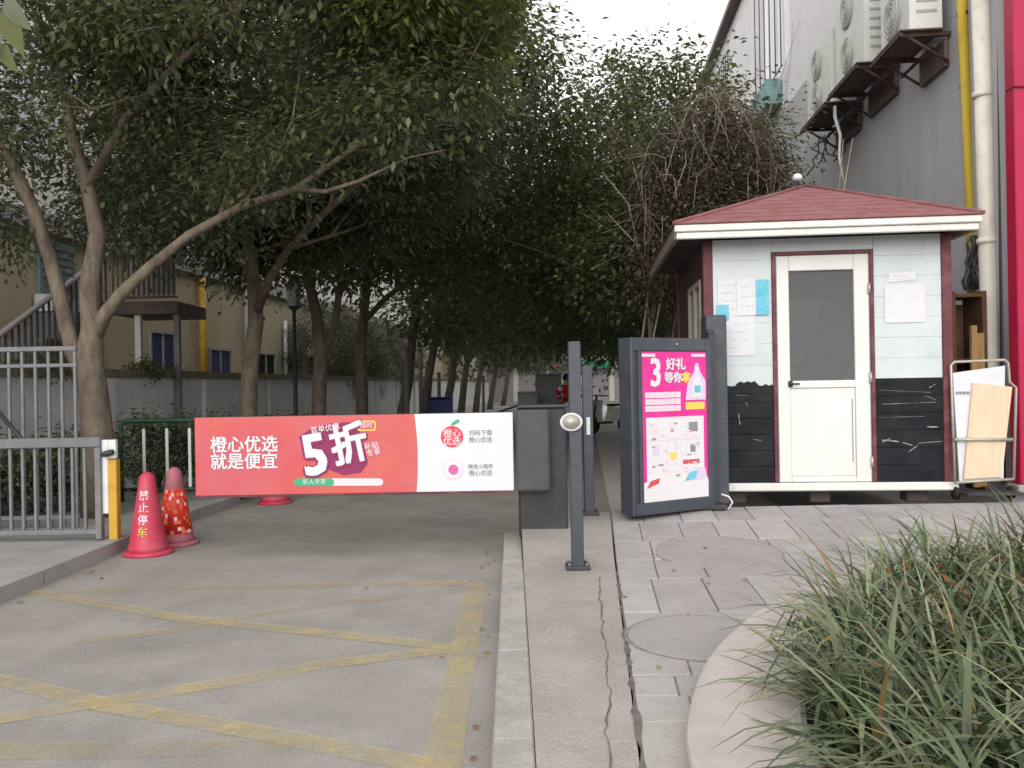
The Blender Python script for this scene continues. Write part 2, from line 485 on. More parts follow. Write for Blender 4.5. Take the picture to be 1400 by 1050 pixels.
    def build(s, name, mats, parent=None, fix=True):
        org = ORG.get(parent.name, Vector()) if parent else Vector()
        me = bpy.data.meshes.new(name)
        me.from_pydata([tuple(p - org) for p in s.v], [], s.f)
        if fix:
            bm = bmesh.new()
            bm.from_mesh(me)
            bmesh.ops.recalc_face_normals(bm, faces=bm.faces)
            bm.to_mesh(me)
            bm.free()
        me.polygons.foreach_set('use_smooth', s.sm)
        if not isinstance(mats, (list, tuple)):
            mats = [mats]
        for m in mats:
            me.materials.append(m)
        if len(mats) > 1:
            me.polygons.foreach_set('material_index', s.mi)
        me.update()
        o = bpy.data.objects.new(name, me)
        C.objects.link(o)
        if parent:
            o.parent = parent
            ORG[o.name] = org
        return o


def tag(o, label=None, cat=None, group=None, kind=None):
    if label: o['label'] = label
    if cat: o['category'] = cat
    if group: o['group'] = group
    if kind: o['kind'] = kind
    return o


def thing(name, label, cat, loc=(0, 0, 0), group=None):
    o = bpy.data.objects.new(name, None)
    o.empty_display_size = 0.2
    C.objects.link(o)
    o.location = loc
    ORG[o.name] = Vector(loc)
    return tag(o, label, cat, group)


def copy_tree(o, parent=None):
    c = o.copy()
    C.objects.link(c)
    c.parent = parent
    for ch in [x for x in o.children]:
        copy_tree(ch, c)
    return c


def text(s, size, m, parent, Mx, name='lettering', bold=0.012, ext=0.0015, wrap=None, sx=1.0):
    """flat lettering; Mx maps the text plane (x right, y up) into the world"""
    cu = bpy.data.curves.new(name, 'FONT')
    cu.body = s
    cu.size = size
    cu.extrude = ext
    cu.resolution_u = 2
    cu.align_x = 'CENTER'
    cu.align_y = 'CENTER'
    t = bpy.data.objects.new(name, cu)
    C.objects.link(t)
    dg = bpy.context.evaluated_depsgraph_get()
    me = bpy.data.meshes.new_from_object(t.evaluated_get(dg))
    bpy.data.objects.remove(t)
    bpy.data.curves.remove(cu)
    org = ORG.get(parent.name, Vector())
    src = [Vector((v.co.x * sx, v.co.y, v.co.z)) for v in me.vertices]
    fcs = [list(p.vertices) for p in me.polygons]
    bpy.data.meshes.remove(me)
    # heavier strokes: the same glyphs again, shifted a little and each a hair prouder
    b = bold * size
    sh = [(0, 0)] if b <= 0 else [(-b, -b), (b, -b), (-b, b), (b, b), (0, 0)]
    if bold > .03:
        sh = sh[:4] + [(-b * 1.3, 0), (b * 1.3, 0), (0, b * 1.3), (0, -b * 1.3), (0, 0)]
    vs, fs = [], []
    for k, (dx, dy) in enumerate(sh):
        o_ = len(vs)
        for q in src:
            q = q + Vector((dx, dy, .0003 * k))
            vs.append(tuple((wrap(q) if wrap else Mx @ q) - org))
        fs += [[i + o_ for i in f] for f in fcs]
    me = bpy.data.meshes.new(name)
    me.from_pydata(vs, [], fs)
    me.materials.append(m)
    me.name = name
    o = bpy.data.objects.new(name, me)
    C.objects.link(o)
    o.parent = parent
    ORG[o.name] = org
    return o


def frame_xy(origin, xdir, ydir):
    x, y = Vector(xdir).normalized(), Vector(ydir).normalized()
    z = x.cross(y)
    m = Matrix(((x.x, y.x, z.x, 0), (x.y, y.y, z.y, 0), (x.z, y.z, z.z, 0), (0, 0, 0, 1)))
    return Matrix.Translation(Vector(origin)) @ m


def rand_unit(n):
    a = RNG.normal(size=(n, 3))
    return a / np.linalg.norm(a, axis=1)[:, None]


def quads_object(name, V, m, parent, nper=4, faces=None):
    """fast mesh: V is (N, nper, 3)"""
    N = V.shape[0]
    org = ORG.get(parent.name, Vector()) if parent else Vector()
    co = (V.reshape(-1, 3) - np.array(org)).astype(np.float32)
    faces = np.array(faces if faces is not None else [[0, 1, 2, 3]])
    nf, k = faces.shape
    idx = (faces[None] + (np.arange(N) * nper)[:, None, None]).reshape(-1).astype(np.int32)
    me = bpy.data.meshes.new(name)
    me.vertices.add(N * nper)
    me.vertices.foreach_set('co', co.reshape(-1))
    me.loops.add(len(idx))
    me.loops.foreach_set('vertex_index', idx)
    me.polygons.add(N * nf)
    me.polygons.foreach_set('loop_start', np.arange(0, N * nf * k, k, dtype=np.int32))
    me.materials.append(m)
    me.update(calc_edges=True)
    o = bpy.data.objects.new(name, me)
    C.objects.link(o)
    if parent:
        o.parent = parent
        ORG[o.name] = org
    return o


OFF = [None]


def leaves(pos, L, W, droop=0.35):
    n = len(pos)
    d = rand_unit(n)
    if OFF[0] is not None and len(OFF[0]) == n:      # leaves point away from the twig they sit on
        o = OFF[0]
        d = d * 0.75 + o / (np.linalg.norm(o, axis=1)[:, None] + 1e-6)
        d /= np.linalg.norm(d, axis=1)[:, None]
    d[:, 2] = d[:, 2] * 0.6 - droop
    d /= np.linalg.norm(d, axis=1)[:, None]
    up = rand_unit(n) * 0.7 + np.array([0, 0, 1.0])
    s = np.cross(d, up)
    s /= (np.linalg.norm(s, axis=1)[:, None] + 1e-9)
    nn = np.cross(s, d)
    l = (L * RNG.uniform(0.6, 1.25, n))[:, None]
    w = (W * RNG.uniform(0.7, 1.2, n))[:, None]
    V = np.empty((n, 4, 3))
    V[:, 0] = pos
    V[:, 1] = pos + d * l * 0.45 + s * w * 0.5 + nn * w * 0.12
    V[:, 2] = pos + d * l - nn * l * 0.08
    V[:, 3] = pos + d * l * 0.45 - s * w * 0.5 + nn * w * 0.12
    return V


def wall_r(y):                     # face of the grey building on the right
    return 4.5 + SL * y


def clump_centres(blob, n):
    cx, cy, cz, rx, ry, rz = blob
    u = rand_unit(n)
    r = RNG.uniform(0.25, 1.0, n) ** 0.45
    p = u * r[:, None] * np.array([rx, ry, rz]) + np.array([cx, cy, cz])
    return p


def crown_points(blobs, per=70, spread=0.34):
    cs = np.concatenate([clump_centres(b[:6], b[6]) for b in blobs])
    keep = (cs[:, 0] < 4.2 + SL * cs[:, 1]) & (cs[:, 2] > 0.2)
    cs = cs[keep]
    k = RNG.integers(int(per * 0.5), int(per * 1.5), len(cs))
    rep = np.repeat(np.arange(len(cs)), k)
    sp = RNG.uniform(0.55, 1.35, len(cs))[rep]
    off = RNG.normal(size=(len(rep), 3)) * (spread * sp)[:, None] * np.array([1, 1, 0.75])
    pts = cs[rep] + off
    keep = (pts[:, 0] < 4.42 + SL * pts[:, 1])
    OFF[0] = off[keep]
    return cs, pts[keep]


def bend(a, b, k=3, amp=0.08):
    a, b = Vector(a), Vector(b)
    L = (b - a).length
    out = [a]
    for i in range(1, k):
        t = i / k
        out.append(a.lerp(b, t) + Vector((random.gauss(0, 1), random.gauss(0, 1), random.gauss(0, 0.7))) * amp * L)
    out.append(b)
    return out


def tree(label, base, limbs, blobs, leafm, L=0.13, W=0.065, per=70, spread=0.34, twigs=60, group=None, name='street_tree',
         bark='bark', cat='tree', extra=None):
    t = thing(name, label, cat, base, group)
    mb = MB()
    ends = []
    for pts, rads in limbs:
        mb.tube(pts, rads, n=10 if rads[0] > 0.05 else 6)
        for a, b, ra in zip(pts[:-1], pts[1:], rads[1:]):
            for q in (0.5, 1.0):
                ends.append((Vector(a).lerp(Vector(b), q), ra))
    hi = [e for e in ends if e[0].z > base[2] + 1.5] or ends
    cs, pts = crown_points(blobs, per, spread)
    sel = RNG.choice(len(cs), min(twigs, len(cs)), replace=False)
    for i in sel:
        c = Vector(cs[i])
        e, ra = min(hi, key=lambda e: (e[0] - c).length + random.uniform(0, 0.6))
        if (e - c).length > 3.2:
            continue
        r0 = min(ra * 0.6, 0.035)
        bp = bend(e, c, 3, 0.07)
        mb.tube(bp, [r0, r0 * 0.75, r0 * 0.5, 0.006], n=5, caps=False)
        for _ in range(2):
            q = c + Vector((random.gauss(0, .4), random.gauss(0, .4), random.gauss(0, .3)))
            mb.tube([bp[2], (bp[2] + q) / 2 + Vector((0, 0, 0.05)), q], [r0 * 0.45, r0 * 0.3, 0.004], n=4, caps=False)
    mb.build('trunk', M[bark], t, fix=False)
    quads_object('crown', leaves(pts, L, W), M[leafm], t)
    if extra:
        for (bl, lm, pr, sp) in extra:
            _, p2 = crown_points(bl, pr, sp)
            quads_object('crown', leaves(p2, L, W), M[lm], t)
    return t


# ================================================================== THE SETTING
mb = MB()
mb.add([(-300, -120, -0.06), (300, -120, -0.06), (300, 500, -0.06), (-300, 500, -0.06)], [(0, 1, 2, 3)])
tag(mb.build('ground', M['earth']), kind='structure')

LK = -3.42                        # left kerb line
KR = -0.09                        # right kerb line


def lk(y): return LK + (0 if y < 9 else SL * (y - 9))
def rk(y): return KR if y < 7.2 else 1.2 + SL * (y - 7.2)


ys = [-12, -4, 0, 2, 4, 6, 7.19, 7.21, 9, 12, 16, 22, 30, 40, 60, 90]
mb = MB()
for a, b in zip(ys[:-1], ys[1:]):
    mb.add([(lk(a), a, 0), (rk(a), a, 0), (rk(b), b, 0), (lk(b), b, 0)], [(0, 1, 2, 3)])
mb.add([(1.2, 7.2, -0.004), (9, 7.2, -0.004), (14, 90, -0.004), (rk(90), 90, -0.004)], [(0, 1, 2, 3)])
tag(mb.build('road', M['asphalt']), kind='structure')


def paint(name, pts, w0, w1, m, z=0.004, label=None):
    """a painted band on the road through picture points taken down to the road"""
    q = [G(x, y, z) for x, y in pts]
    mb = MB()
    vs, fs = [], []
    n = len(q)
    for i, p in enumerate(q):
        d = (q[min(i + 1, n - 1)] - q[max(i - 1, 0)]).normalized()
        s = Vector((-d.y, d.x, 0)) * (w0 + (w1 - w0) * i / (n - 1)) / 2
        vs += [p + s, p - s]
    for i in range(n - 1):
        fs.append((2 * i, 2 * i + 1, 2 * i + 3, 2 * i + 2))
    mb.add(vs, fs)
    return tag(mb.build(name, m), kind='structure')


paint('yellow_road_line', [(652, 797), (603, 1046), (588, 1130), (560, 1300)], 0.15, 0.14, M['yellow_line'], 0.004)
paint('yellow_road_line', [(20, 812), (285, 803), (560, 798)], 0.10, 0.11, M['yellow_faint'], 0.0045)
paint('yellow_road_line', [(561, 798), (640, 796.5)], 0.12, 0.14, M['yellow_line'], 0.0045)
paint('yellow_road_line', [(622, 886), (435, 909), (300, 934), (135, 960), (-60, 992)], 0.13, 0.13, M['yellow_line'], 0.005)
paint('yellow_road_line', [(-80, 912), (30, 936), (150, 965), (350, 1000), (585, 1046)], 0.12, 0.12, M['yellow_line'], 0.0055)
paint('yellow_road_line', [(635, 806), (475, 822), (350, 840), (250, 860), (100, 878)], 0.12, 0.10, M['yellow_faint'], 0.006)
paint('yellow_road_line', [(40, 808), (250, 845), (450, 866), (618, 884)], 0.12, 0.12, M['yellow_line'], 0.0065)
paint('yellow_road_line', [(-200, 1024), (0, 1026), (180, 1024), (400, 1018)], 0.16, 0.14, M['yellow_faint'], 0.007)

mb = MB()
for a, b in zip([7.3, 12, 18, 26, 36], [12, 18, 26, 36, 50]):
    mb.add([(.25 + SL * a, a, .012), (2.1 + SL * a, a, .012), (2.1 + SL * b, b, .012), (.25 + SL * b, b, .012)], [(0, 1, 2, 3)])
tag(mb.build('side_path', mat('pale_path_concrete', (0.42, 0.40, 0.375), (0.5, 0.48, 0.45), rough=.9, scale=2.5, speck=.15)), kind='structure')

# ---- right kerb: single stones
kr = tag(MB().box(KR + 0.02, KR + 0.12, -3, 7.15, -0.05, 0.07).build('kerb', M['kerb']), kind='structure')
y = -2.0
while y < 7.1:
    y1 = min(y + 0.99, 7.18)
    mb = MB().box(KR + random.uniform(-.002, .002), KR + 0.147, y + 0.001, y + .999 if y1 < 7.1 else y1, -0.04, 0.114 + random.uniform(-.0015, .0015), 0.008)
    mb.build('kerb_stone', M['kerb'], kr)
    y += 1.0


def border(y): return 0.15 + 0.097 * y        # where concrete strip meets slabs


# ---- concrete strip between kerb and slabs
mb = MB()
yy = [-2 + i * 0.35 for i in range(28)]
vs, fs = [], []
for yv in yy:
    for k in range(5):
        x = KR + 0.15 + (border(yv) - 0.012 - KR - 0.15) * k / 4
        vs.append((x, yv, zp(x, yv) - 0.001 + 0.003 * math.sin(7 * x + 3 * yv)))
for i in range(len(yy) - 1):
    for k in range(4):
        fs.append((i * 5 + k, i * 5 + k + 1, (i + 1) * 5 + k + 1, (i + 1) * 5 + k))
mb.add(vs, fs, smooth=True)
strip = tag(mb.build('concrete_strip', M['strip']), kind='structure')
# jagged crack running along the strip, and dirt in the joint beside the slabs
mb = MB()
pts = []
yv = 1.6
while yv < 5.5:
    x = border(yv) - 0.115 + 0.010 * math.sin(yv * 2.1) + 0.008 * math.sin(yv * 9.7) + random.uniform(-0.010, 0.010)
    pts.append((x, yv, random.uniform(0.0012, 0.0055)))
    yv += random.uniform(0.04, 0.11)
for a, b in zip(pts[:-1], pts[1:]):
    mb.add([(a[0] - a[2], a[1], zp(a[0], a[1]) + .002), (a[0] + a[2], a[1], zp(a[0], a[1]) + .002),
            (b[0] + b[2], b[1], zp(b[0], b[1]) + .002), (b[0] - b[2], b[1], zp(b[0], b[1]) + .002)], [(0, 1, 2, 3)])
tag(mb.build('crack', M['crack'], strip), kind='stuff')
mb = MB()
yv = 1.2
pts = []
while yv < 5.7:
    pts.append((border(yv) + random.uniform(-.008, .002), yv, random.choice([.002, .004, .007, .011, .016])))
    yv += random.uniform(.05, .12)
for a, b in zip(pts[:-1], pts[1:]):
    mb.add([(a[0] - a[2], a[1], zp(a[0], a[1]) + .0035), (a[0] + a[2], a[1], zp(a[0], a[1]) + .0035),
            (b[0] + b[2], b[1], zp(b[0], b[1]) + .0035), (b[0] - b[2], b[1], zp(b[0], b[1]) + .0035)], [(0, 1, 2, 3)])
tag(mb.build('joint_dirt', M['crack'], strip), kind='stuff')

# ---- slabs, one by one, on a dark bed
mb = MB()
xs = [0, 0.6, 1.2, 1.8, 2.6, 3.4, 4.2, 5.2, 6.5]
vs, fs = [], []
for yv in yy:
    for xx in xs:
        x = border(yv) + xx
        vs.append((x, yv, zp(x, yv) - 0.010))
nx = len(xs)
for i in range(len(yy) - 1):
    for k in range(nx - 1):
        fs.append((i * nx + k, i * nx + k + 1, (i + 1) * nx + k + 1, (i + 1) * nx + k))
mb.add(vs, fs, smooth=True)
# filler of pavement around the posts and the cabinet
pave = tag(mb.build('pavement', M['mortar']), kind='structure')

COP = [(1.9, -0.2), (1.35, 0.2), (0.95, 0.7), (0.70, 1.25), (0.575, 1.8), (0.54, 2.2), (0.53, 2.56), (0.58, 2.9), (0.72, 3.35), (0.87, 3.7),
       (1.06, 4.03), (1.33, 4.43), (1.73, 4.9), (2.2, 5.28), (2.8, 5.56), (3.5, 5.72), (4.4, 5.8), (5.6, 5.82)]


def inside_planter(x, y):
    poly = COP + [(5.6, -0.2)]
    c = False
    j = len(poly) - 1
    for i in range(len(poly)):
        xi, yi = poly[i]; xj, yj = poly[j]
        if (yi > y) != (yj > y) and x < (xj - xi) * (y - yi) / (yj - yi) + xi:
            c = not c
        j = i
    return c


rows = [1.3, 1.75, 2.2, 2.65, 3.13, 3.39, 3.63, 4.1, 4.62, 5.42, 5.95, 6.47, 7.05, 7.6]
for r0, r1 in zip(rows[:-1], rows[1:]):
    xx = 0.0
    first = True
    while xx < 5.0:
        wd = random.choice([0.29, 0.31, 0.33, 0.6])
        if first: wd = random.uniform(0.18, 0.36); first = False
        a, b = xx + 0.004, xx + wd - 0.004
        xx += wd
        c4 = [(border(r0) + a, r0 + .004), (border(r0) + b, r0 + .004), (border(r1) + b, r1 - .004), (border(r1) + a, r1 - .004)]
        mx = sum(p[0] for p in c4) / 4
        my = (r0 + r1) / 2
        if all(inside_planter(p[0] - .1, p[1] - .1) for p in c4) or mx > 5.1:
            continue
        dz = random.uniform(-0.003, 0.003)
        tl = [random.uniform(-.0015, .0015) for _ in range(4)]
        top = [Vector((p[0], p[1], zp(*p) + dz + t)) for p, t in zip(c4, tl)]
        ins = []
        cen = sum(top, Vector()) / 4
        for p in top:
            ins.append(p + (cen - p).normalized() * 0.007 + Vector((0, 0, 0.0)))
        low = [p + Vector((0, 0, -0.005)) for p in top]
        bot = [p + Vector((0, 0, -0.03)) for p in top]
        vs = ins + low + bot
        fs = [(0, 1, 2, 3)] + [(i, 4 + i, 4 + (i + 1) % 4, (i + 1) % 4) for i in range(4)] + \
             [(4 + i, 8 + i, 8 + (i + 1) % 4, 4 + (i + 1) % 4) for i in range(4)]
        MB().add(vs, fs).build('paving_slab', M[random.choice(['tile_a', 'tile_a', 'tile_b', 'tile_b', 'tile_c'])], pave)


def manhole(label, x, y, r):
    z = zp(x, y)
    slope = (zp(x, y + .3) - zp(x, y - .3)) / .6
    t = thing('manhole_cover', label, 'manhole cover', (x, y, z))
    T = Matrix.Translation((x, y, z)) @ Matrix.Rotation(math.atan(slope), 4, 'X')
    MB().lathe([(r + .014, -.02), (r + .014, .0045), (r, .0045), (r, -.02)], 48, T, smooth=False).build('rim', M['mortar'], t)
    MB().lathe([(r - .004, -.02), (r - .004, .006), (r - .012, .0085)], 48, T, smooth=False).build('lid', M['manhole'], t)


manhole('round grey stone manhole cover partly under the planter edge', 0.93, 4.16, 0.37)
manhole('large round manhole cover set in the slabs before the booth', 1.50, 6.12, 0.46)

# ---- left pavement and kerb
mb = MB()
yl = [-12, 0, 4, 6, 8, 9, 12, 18, 30, 60]
for a, b in zip(yl[:-1], yl[1:]):
    mb.add([(-30, a, 0.10), (lk(a) - .02, a, 0.10), (lk(b) - .02, b, 0.10), (-30, b, 0.10)], [(0, 1, 2, 3)])
tag(mb.build('left_pavement', M['left_pave']), kind='structure')
kl = tag(MB().box(LK - .12, LK - .03, -3, 9, -0.05, .08).build('left_kerb', M['kerb']), kind='structure')
y = 0.0
while y < 30:
    a, b = y, y + .99
    mb = MB()
    mb.prism([(lk(a) - .14, a + .005, -.03), (lk(a), a + .005, -.03), (lk(b), b, -.03), (lk(b) - .14, b, -.03)], (0, 0, .14))
    mb.build('kerb_stone', M['left_pave'], kl)
    y += 1.0

# ================================================================== PLANTER
pl = thing('planter', 'raised planter bed with wide rounded pinkish granite coping', 'planter', (2.5, 3, 0.11))


def cat_rom(pts, k=5):
    out = []
    n = len(pts)
    for i in range(n - 1):
        p0, p1, p2, p3 = [Vector((*pts[max(0, min(n - 1, j))], 0)) for j in (i - 1, i, i + 1, i + 2)]
        for s in range(k):
            t = s / k
            out.append(0.5 * ((2 * p1) + (-p0 + p2) * t + (2 * p0 - 5 * p1 + 4 * p2 - p3) * t * t + (-p0 + 3 * p1 - 3 * p2 + p3) * t ** 3))
    out.append(Vector((*pts[-1], 0)))
    return out


cv = cat_rom(COP, 5)
nrm = []
for i, p in enumerate(cv):
    d = (cv[min(i + 1, len(cv) - 1)] - cv[max(i - 1, 0)]).normalized()
    nrm.append(Vector((d.y, -d.x, 0)))
CW = 0.42
cuts = [0, 22, 44, 62, len(cv) - 1]
for a, b in zip(cuts[:-1], cuts[1:]):
    mb = MB()
    vs, fs = [], []
    for i in range(a, b + 1):
        p, n = cv[i], nrm[i]
        zb = zp(p.x, p.y)
        prof = [(0.012, zb - 0.03), (0.010, .185), (0.016, .195), (0.03, .20), (CW - .02, .202), (CW, .19), (CW, .05)]
        sh = 0.003 if i == a else (-0.003 if i == b else 0)
        d = Vector((-n.y, n.x, 0)) * sh
        for o, z in prof:
            q = p + n * o + d
            vs.append((q.x, q.y, z))
    k = 7
    for i in range(b - a):
        for j in range(k - 1):
            fs.append((i * k + j, i * k + j + 1, (i + 1) * k + j + 1, (i + 1) * k + j))
    fs.append(tuple(range(k)))
    fs.append(tuple((b - a) * k + j for j in range(k)))
    mb.add(vs, fs)
    mb.build('coping_stone', M['coping'], pl)
inner = [p + n * (CW - .01) for p, n in zip(cv, nrm)]
mb = MB()
nn = len(inner)
vs = [(p.x, p.y, .15) for p in inner] + [(6.5, p.y, .15) for p in inner]
fs = [(i, i + 1, nn + i + 1, nn + i) for i in range(nn - 1)]
mb.add(vs, fs)
mb.build('soil', M['soil'], pl)


def in_inner(x, y, marg=0.0):
    poly = [(p.x + marg, p.y) for p in inner] + [(6.5, inner[-1].y), (6.5, inner[0].y)]
    c = False
    j = len(poly) - 1
    for i in range(len(poly)):
        xi, yi = poly[i]; xj, yj = poly[j]
        if (yi > y) != (yj > y) and x < (xj - xi) * (y - yi) / (yj - yi) + xi:
            c = not c
        j = i
    return c


def grass(tufts, per, seed, hmin, hmax, mname):
    rg = np.random.default_rng(seed)
    seg = 6
    allV = []
    for (tx, ty, out) in tufts:
        n = int(per * rg.uniform(0.7, 1.3))
        az = rg.uniform(0, 2 * math.pi, n)
        tilt = np.abs(rg.normal(0.35, 0.3, n)) + 0.05
        Ln = rg.uniform(hmin, hmax, n)
        w = rg.uniform(0.0048, 0.0092, n) + 0.005 * (rg.random(n) < .4)
        curl = rg.uniform(0.7, 2.4, n)
        kink = rg.integers(2, 6, n)
        bend_ = 3.5 * (rg.random(n) < .22)
        dx = np.cos(az) + out[0]
        dy = np.sin(az) + out[1]
        q = np.sqrt(dx * dx + dy * dy) + 1e-6
        dx, dy = dx / q, dy / q
        sx, sy = -dy, dx
        bx = tx + rg.normal(0, .035, n)
        by = ty + rg.normal(0, .035, n)
        V = np.empty((n, 2 * (seg + 1), 3))
        px, py, pz = bx.copy(), by.copy(), np.full(n, .15)
        th = tilt.copy()
        for k in range(seg + 1):
            t = k / seg
            ww = w * (1 - t ** 2.2) * (0.65 + 0.35 * min(1, t * 4)) + 0.0006
            V[:, 2 * k, 0] = px + sx * ww; V[:, 2 * k, 1] = py + sy * ww; V[:, 2 * k, 2] = pz
            V[:, 2 * k + 1, 0] = px - sx * ww; V[:, 2 * k + 1, 1] = py - sy * ww; V[:, 2 * k + 1, 2] = pz + .001
            st = Ln / seg
            px = px + dx * np.sin(th) * st
            py = py + dy * np.sin(th) * st
            pz = pz + np.cos(th) * st
            th = np.minimum(th + curl / seg * (1 + (k == kink) * bend_), 2.6)
            pz = np.maximum(pz, .21)
        allV.append(V)
    V = np.concatenate(allV)
    fc = [[2 * k, 2 * k + 1, 2 * k + 3, 2 * k + 2] for k in range(seg)]
    o = quads_object('ornamental_grass', V, M[mname], None, 2 * (seg + 1), fc)
    o.data.polygons.foreach_set('use_smooth', [True] * len(o.data.polygons))
    return o


tuf = []
for _ in range(9000):
    x, yv = random.uniform(0.9, 4.6), random.uniform(1.0, 5.6)
    if not in_inner(x, yv, 0.12) or len(tuf) > 330:
        continue
    if x / yv > 0.85:
        continue
    if any((x - t[0]) ** 2 + (yv - t[1]) ** 2 < 0.017 for t in tuf):
        continue
    edge = not in_inner(x - 0.25, yv + .05, .12)
    tuf.append((x, yv, (-0.35, 0.1) if edge else (-0.2, -0.05)))
g = grass(tuf, 24, 5, 0.26, 0.72, 'blade')
tag(g, 'long arching grey green mondo grass spilling over the planter coping', 'grass', kind='stuff')
# fallen leaves caught in the grass
lp = np.array([(random.choice(tuf)[0] + random.gauss(0, .05), 0, 0) for _ in range(1)])
pts = []
for _ in range(110):
    t = random.choice(tuf)
    pts.append((t[0] + random.gauss(0, .08), t[1] + random.gauss(0, .08), random.uniform(.28, .46)))
fl = quads_object('fallen_leaves', leaves(np.array(pts), .07, .035, 0.1), M['dead_leaf'], None)
tag(fl, 'yellow and orange fallen leaves caught among the planter grass', 'leaves', kind='stuff')


rl = random.Random(33)
pts = []
for _ in range(60):
    c_ = rl.random()
    if c_ < .5:
        x, y = LK + rl.expovariate(5) + .03, rl.uniform(4.5, 9.5); z = .012
    elif c_ < .75:
        x, y = KR - rl.expovariate(6) - .02, rl.uniform(3, 7); z = .012
    else:
        y = rl.uniform(2.6, 7.4); x = border(y) + rl.uniform(0, 1.2); z = zp(x, y) + .012
        if inside_planter(x, y): continue
    pts.append((x, y, z))
OFF[0] = None
lv = leaves(np.array(pts), .055, .03, 0)
zb_l = np.array(pts)[:, 2]
lv[:, :, 2] = zb_l[:, None] + (lv[:, :, 2] - zb_l[:, None]) * .15
lv[:, :, 2] = np.maximum(lv[:, :, 2], zb_l[:, None] - .004)
tag(quads_object('ground_litter', lv, M['dead_leaf'], None), 'few small dry leaves scattered along the kerbs and slabs', 'leaves', kind='stuff')


def weed(label, px, py, seed):
    rnd = random.Random(seed)
    b = G(px, py, .2)
    t = thing('weed', label, 'weed', (b.x, b.y, .15))
    mb = MB()
    ps = []
    for k in range(6):
        a = rnd.uniform(0, 6.28)
        e = b + Vector((math.cos(a) * .09, math.sin(a) * .09, rnd.uniform(.06, .17)))
        mb.tube([b + Vector((0, 0, -.05)), (b + e) / 2 + Vector((0, 0, .03)), e], [.003, .0025, .0015], n=4)
        for _ in range(7):
            ps.append(e + Vector((rnd.gauss(0, .02), rnd.gauss(0, .02), rnd.gauss(0, .015))))
    mb.build('stem', M['weed'], t)
    tag(quads_object('leaf_spray', leaves(np.array([tuple(p) for p in ps]), .04, .026, -.1), M['weed'], t), kind='stuff')


weed('small bright green leafy weed at the inner edge of the coping', 1085, 895, 1)
weed('low pale green weed at the coping nearest the camera', 1130, 985, 2)

# ================================================================== BARRIER
BY = 6.85
bx0, bx1 = P(706, 640, BY).x, P(776, 640, BY).x
zt = P(740, 558, BY).z
bar = thing('barrier_gate', 'car park barrier with red and white advertising arm on charcoal cabinet', 'barrier', (0.25, BY + .15, .11))
MB().box(bx0 + .015, bx1, BY + .03, BY + .40, .10, zt, .018).build('cabinet', M['cab'], bar)
MB().box(bx0, bx0 + .275, BY - .09, BY + .029, P(730, 671, BY).z, zt - .012, .02).build('arm_housing', M['cab2'], bar)
MB().box(bx0 + .02, bx1 + .01, BY + .02, BY + .41, zt + .001, zt + .022, .008).build('lid', M['cab2'], bar)
PX0, PX1 = P(270, 620, BY).x, P(703, 620, BY).x
PZ1, PZ0 = P(486, 566.5, BY).z, P(486, 674, BY).z
FY = BY - .06
arm = MB().box(PX0, PX1 - .004, BY - .055, BY + .005, PZ0, PZ1, .006).build('arm_panel', M['grey_dark'], bar)
fr = MB()
fr.box(PX0 - .002, PX1 - .006, BY - .064, BY - .05, PZ0 - .012, PZ0 + .006, .002)
fr.build('bottom_rail', M['maroon'], bar)


def pz(px, py): return P(px, py, FY)


xb = P(571, 620, FY).x
red = MB()
curve = [(xb - .035 * (1 - math.cos((t - .45) * 2.2)) - .0, PZ0 + .008 + (PZ1 - PZ0 - .012) * t) for t in [i / 10 for i in range(11)]]
red.prism([(PX0 + .004, FY, PZ0 + .008)] + [(x, FY, z) for x, z in curve] + [(PX0 + .004, FY, PZ1 - .004)], (0, .004, 0))
red = red.build('red_banner', M['red'], arm)
wh = MB()
wh.prism([(x + .001, FY, z) for x, z in curve] + [(PX1 - .008, FY, PZ1 - .004), (PX1 - .008, FY, PZ0 + .008)], (0, .004, 0))
wh.build('white_banner', M['white'], arm)


def front_text(s, px, py, h, m, rot=0.0, dy=.003, par=None, bold=.01, Y=None, sx=1.0, name='lettering'):
    Y = FY if Y is None else Y
    p = P(px, py, Y)
    T = Matrix.Translation((p.x, p.y - dy, p.z)) @ Matrix.Rotation(R(90), 4, 'X') @ Matrix.Rotation(R(rot), 4, 'Z')
    return text(s, h, m, par or bar, T, bold=bold, sx=sx, name=name)


U = BY / F_PX                      # metres per picture pixel at the barrier
front_text('橙心优选', 334, 609, 23 * U, M['white'], par=arm, bold=.017, sx=1.0)
front_text('就是便宜', 334, 632, 23 * U, M['white'], par=arm, bold=.017, sx=1.0)


def blob(pts, m, name, dy, par):
    q = [P(x, y, FY) for x, y in pts]
    MB().prism([(p.x, FY - dy, p.z) for p in q], (0, .002, 0)).build(name, m, par)


blob([(408, 598), (425, 586), (450, 579), (478, 577), (492, 590), (499, 615), (503, 633), (494, 646), (470, 650), (445, 640)],
     M['plum'], 'plum_backing', .0021, arm)
front_text('5', 431, 625, 76 * U, M['plum'], rot=9, dy=.0045, par=arm, bold=.05, sx=.95, name='lettering_shadow')
front_text('折', 478, 611, 58 * U, M['plum'], rot=11, dy=.0045, par=arm, bold=.05, sx=.88, name='lettering_shadow')
front_text('5', 431, 624, 76 * U, M['white'], rot=9, dy=.0085, par=arm, bold=.026, sx=.95)
front_text('折', 478, 610, 58 * U, M['white'], rot=11, dy=.0085, par=arm, bold=.026, sx=.88)
front_text('首单优惠', 445, 586, 10 * U, M['pale_print'], rot=8, dy=.011, par=arm)
front_text('补贴', 508, 610, 10 * U, M['pale_print'], rot=10, dy=.005, par=arm)
front_text('专享', 511, 619, 10 * U, M['pale_print'], rot=10, dy=.005, par=arm)


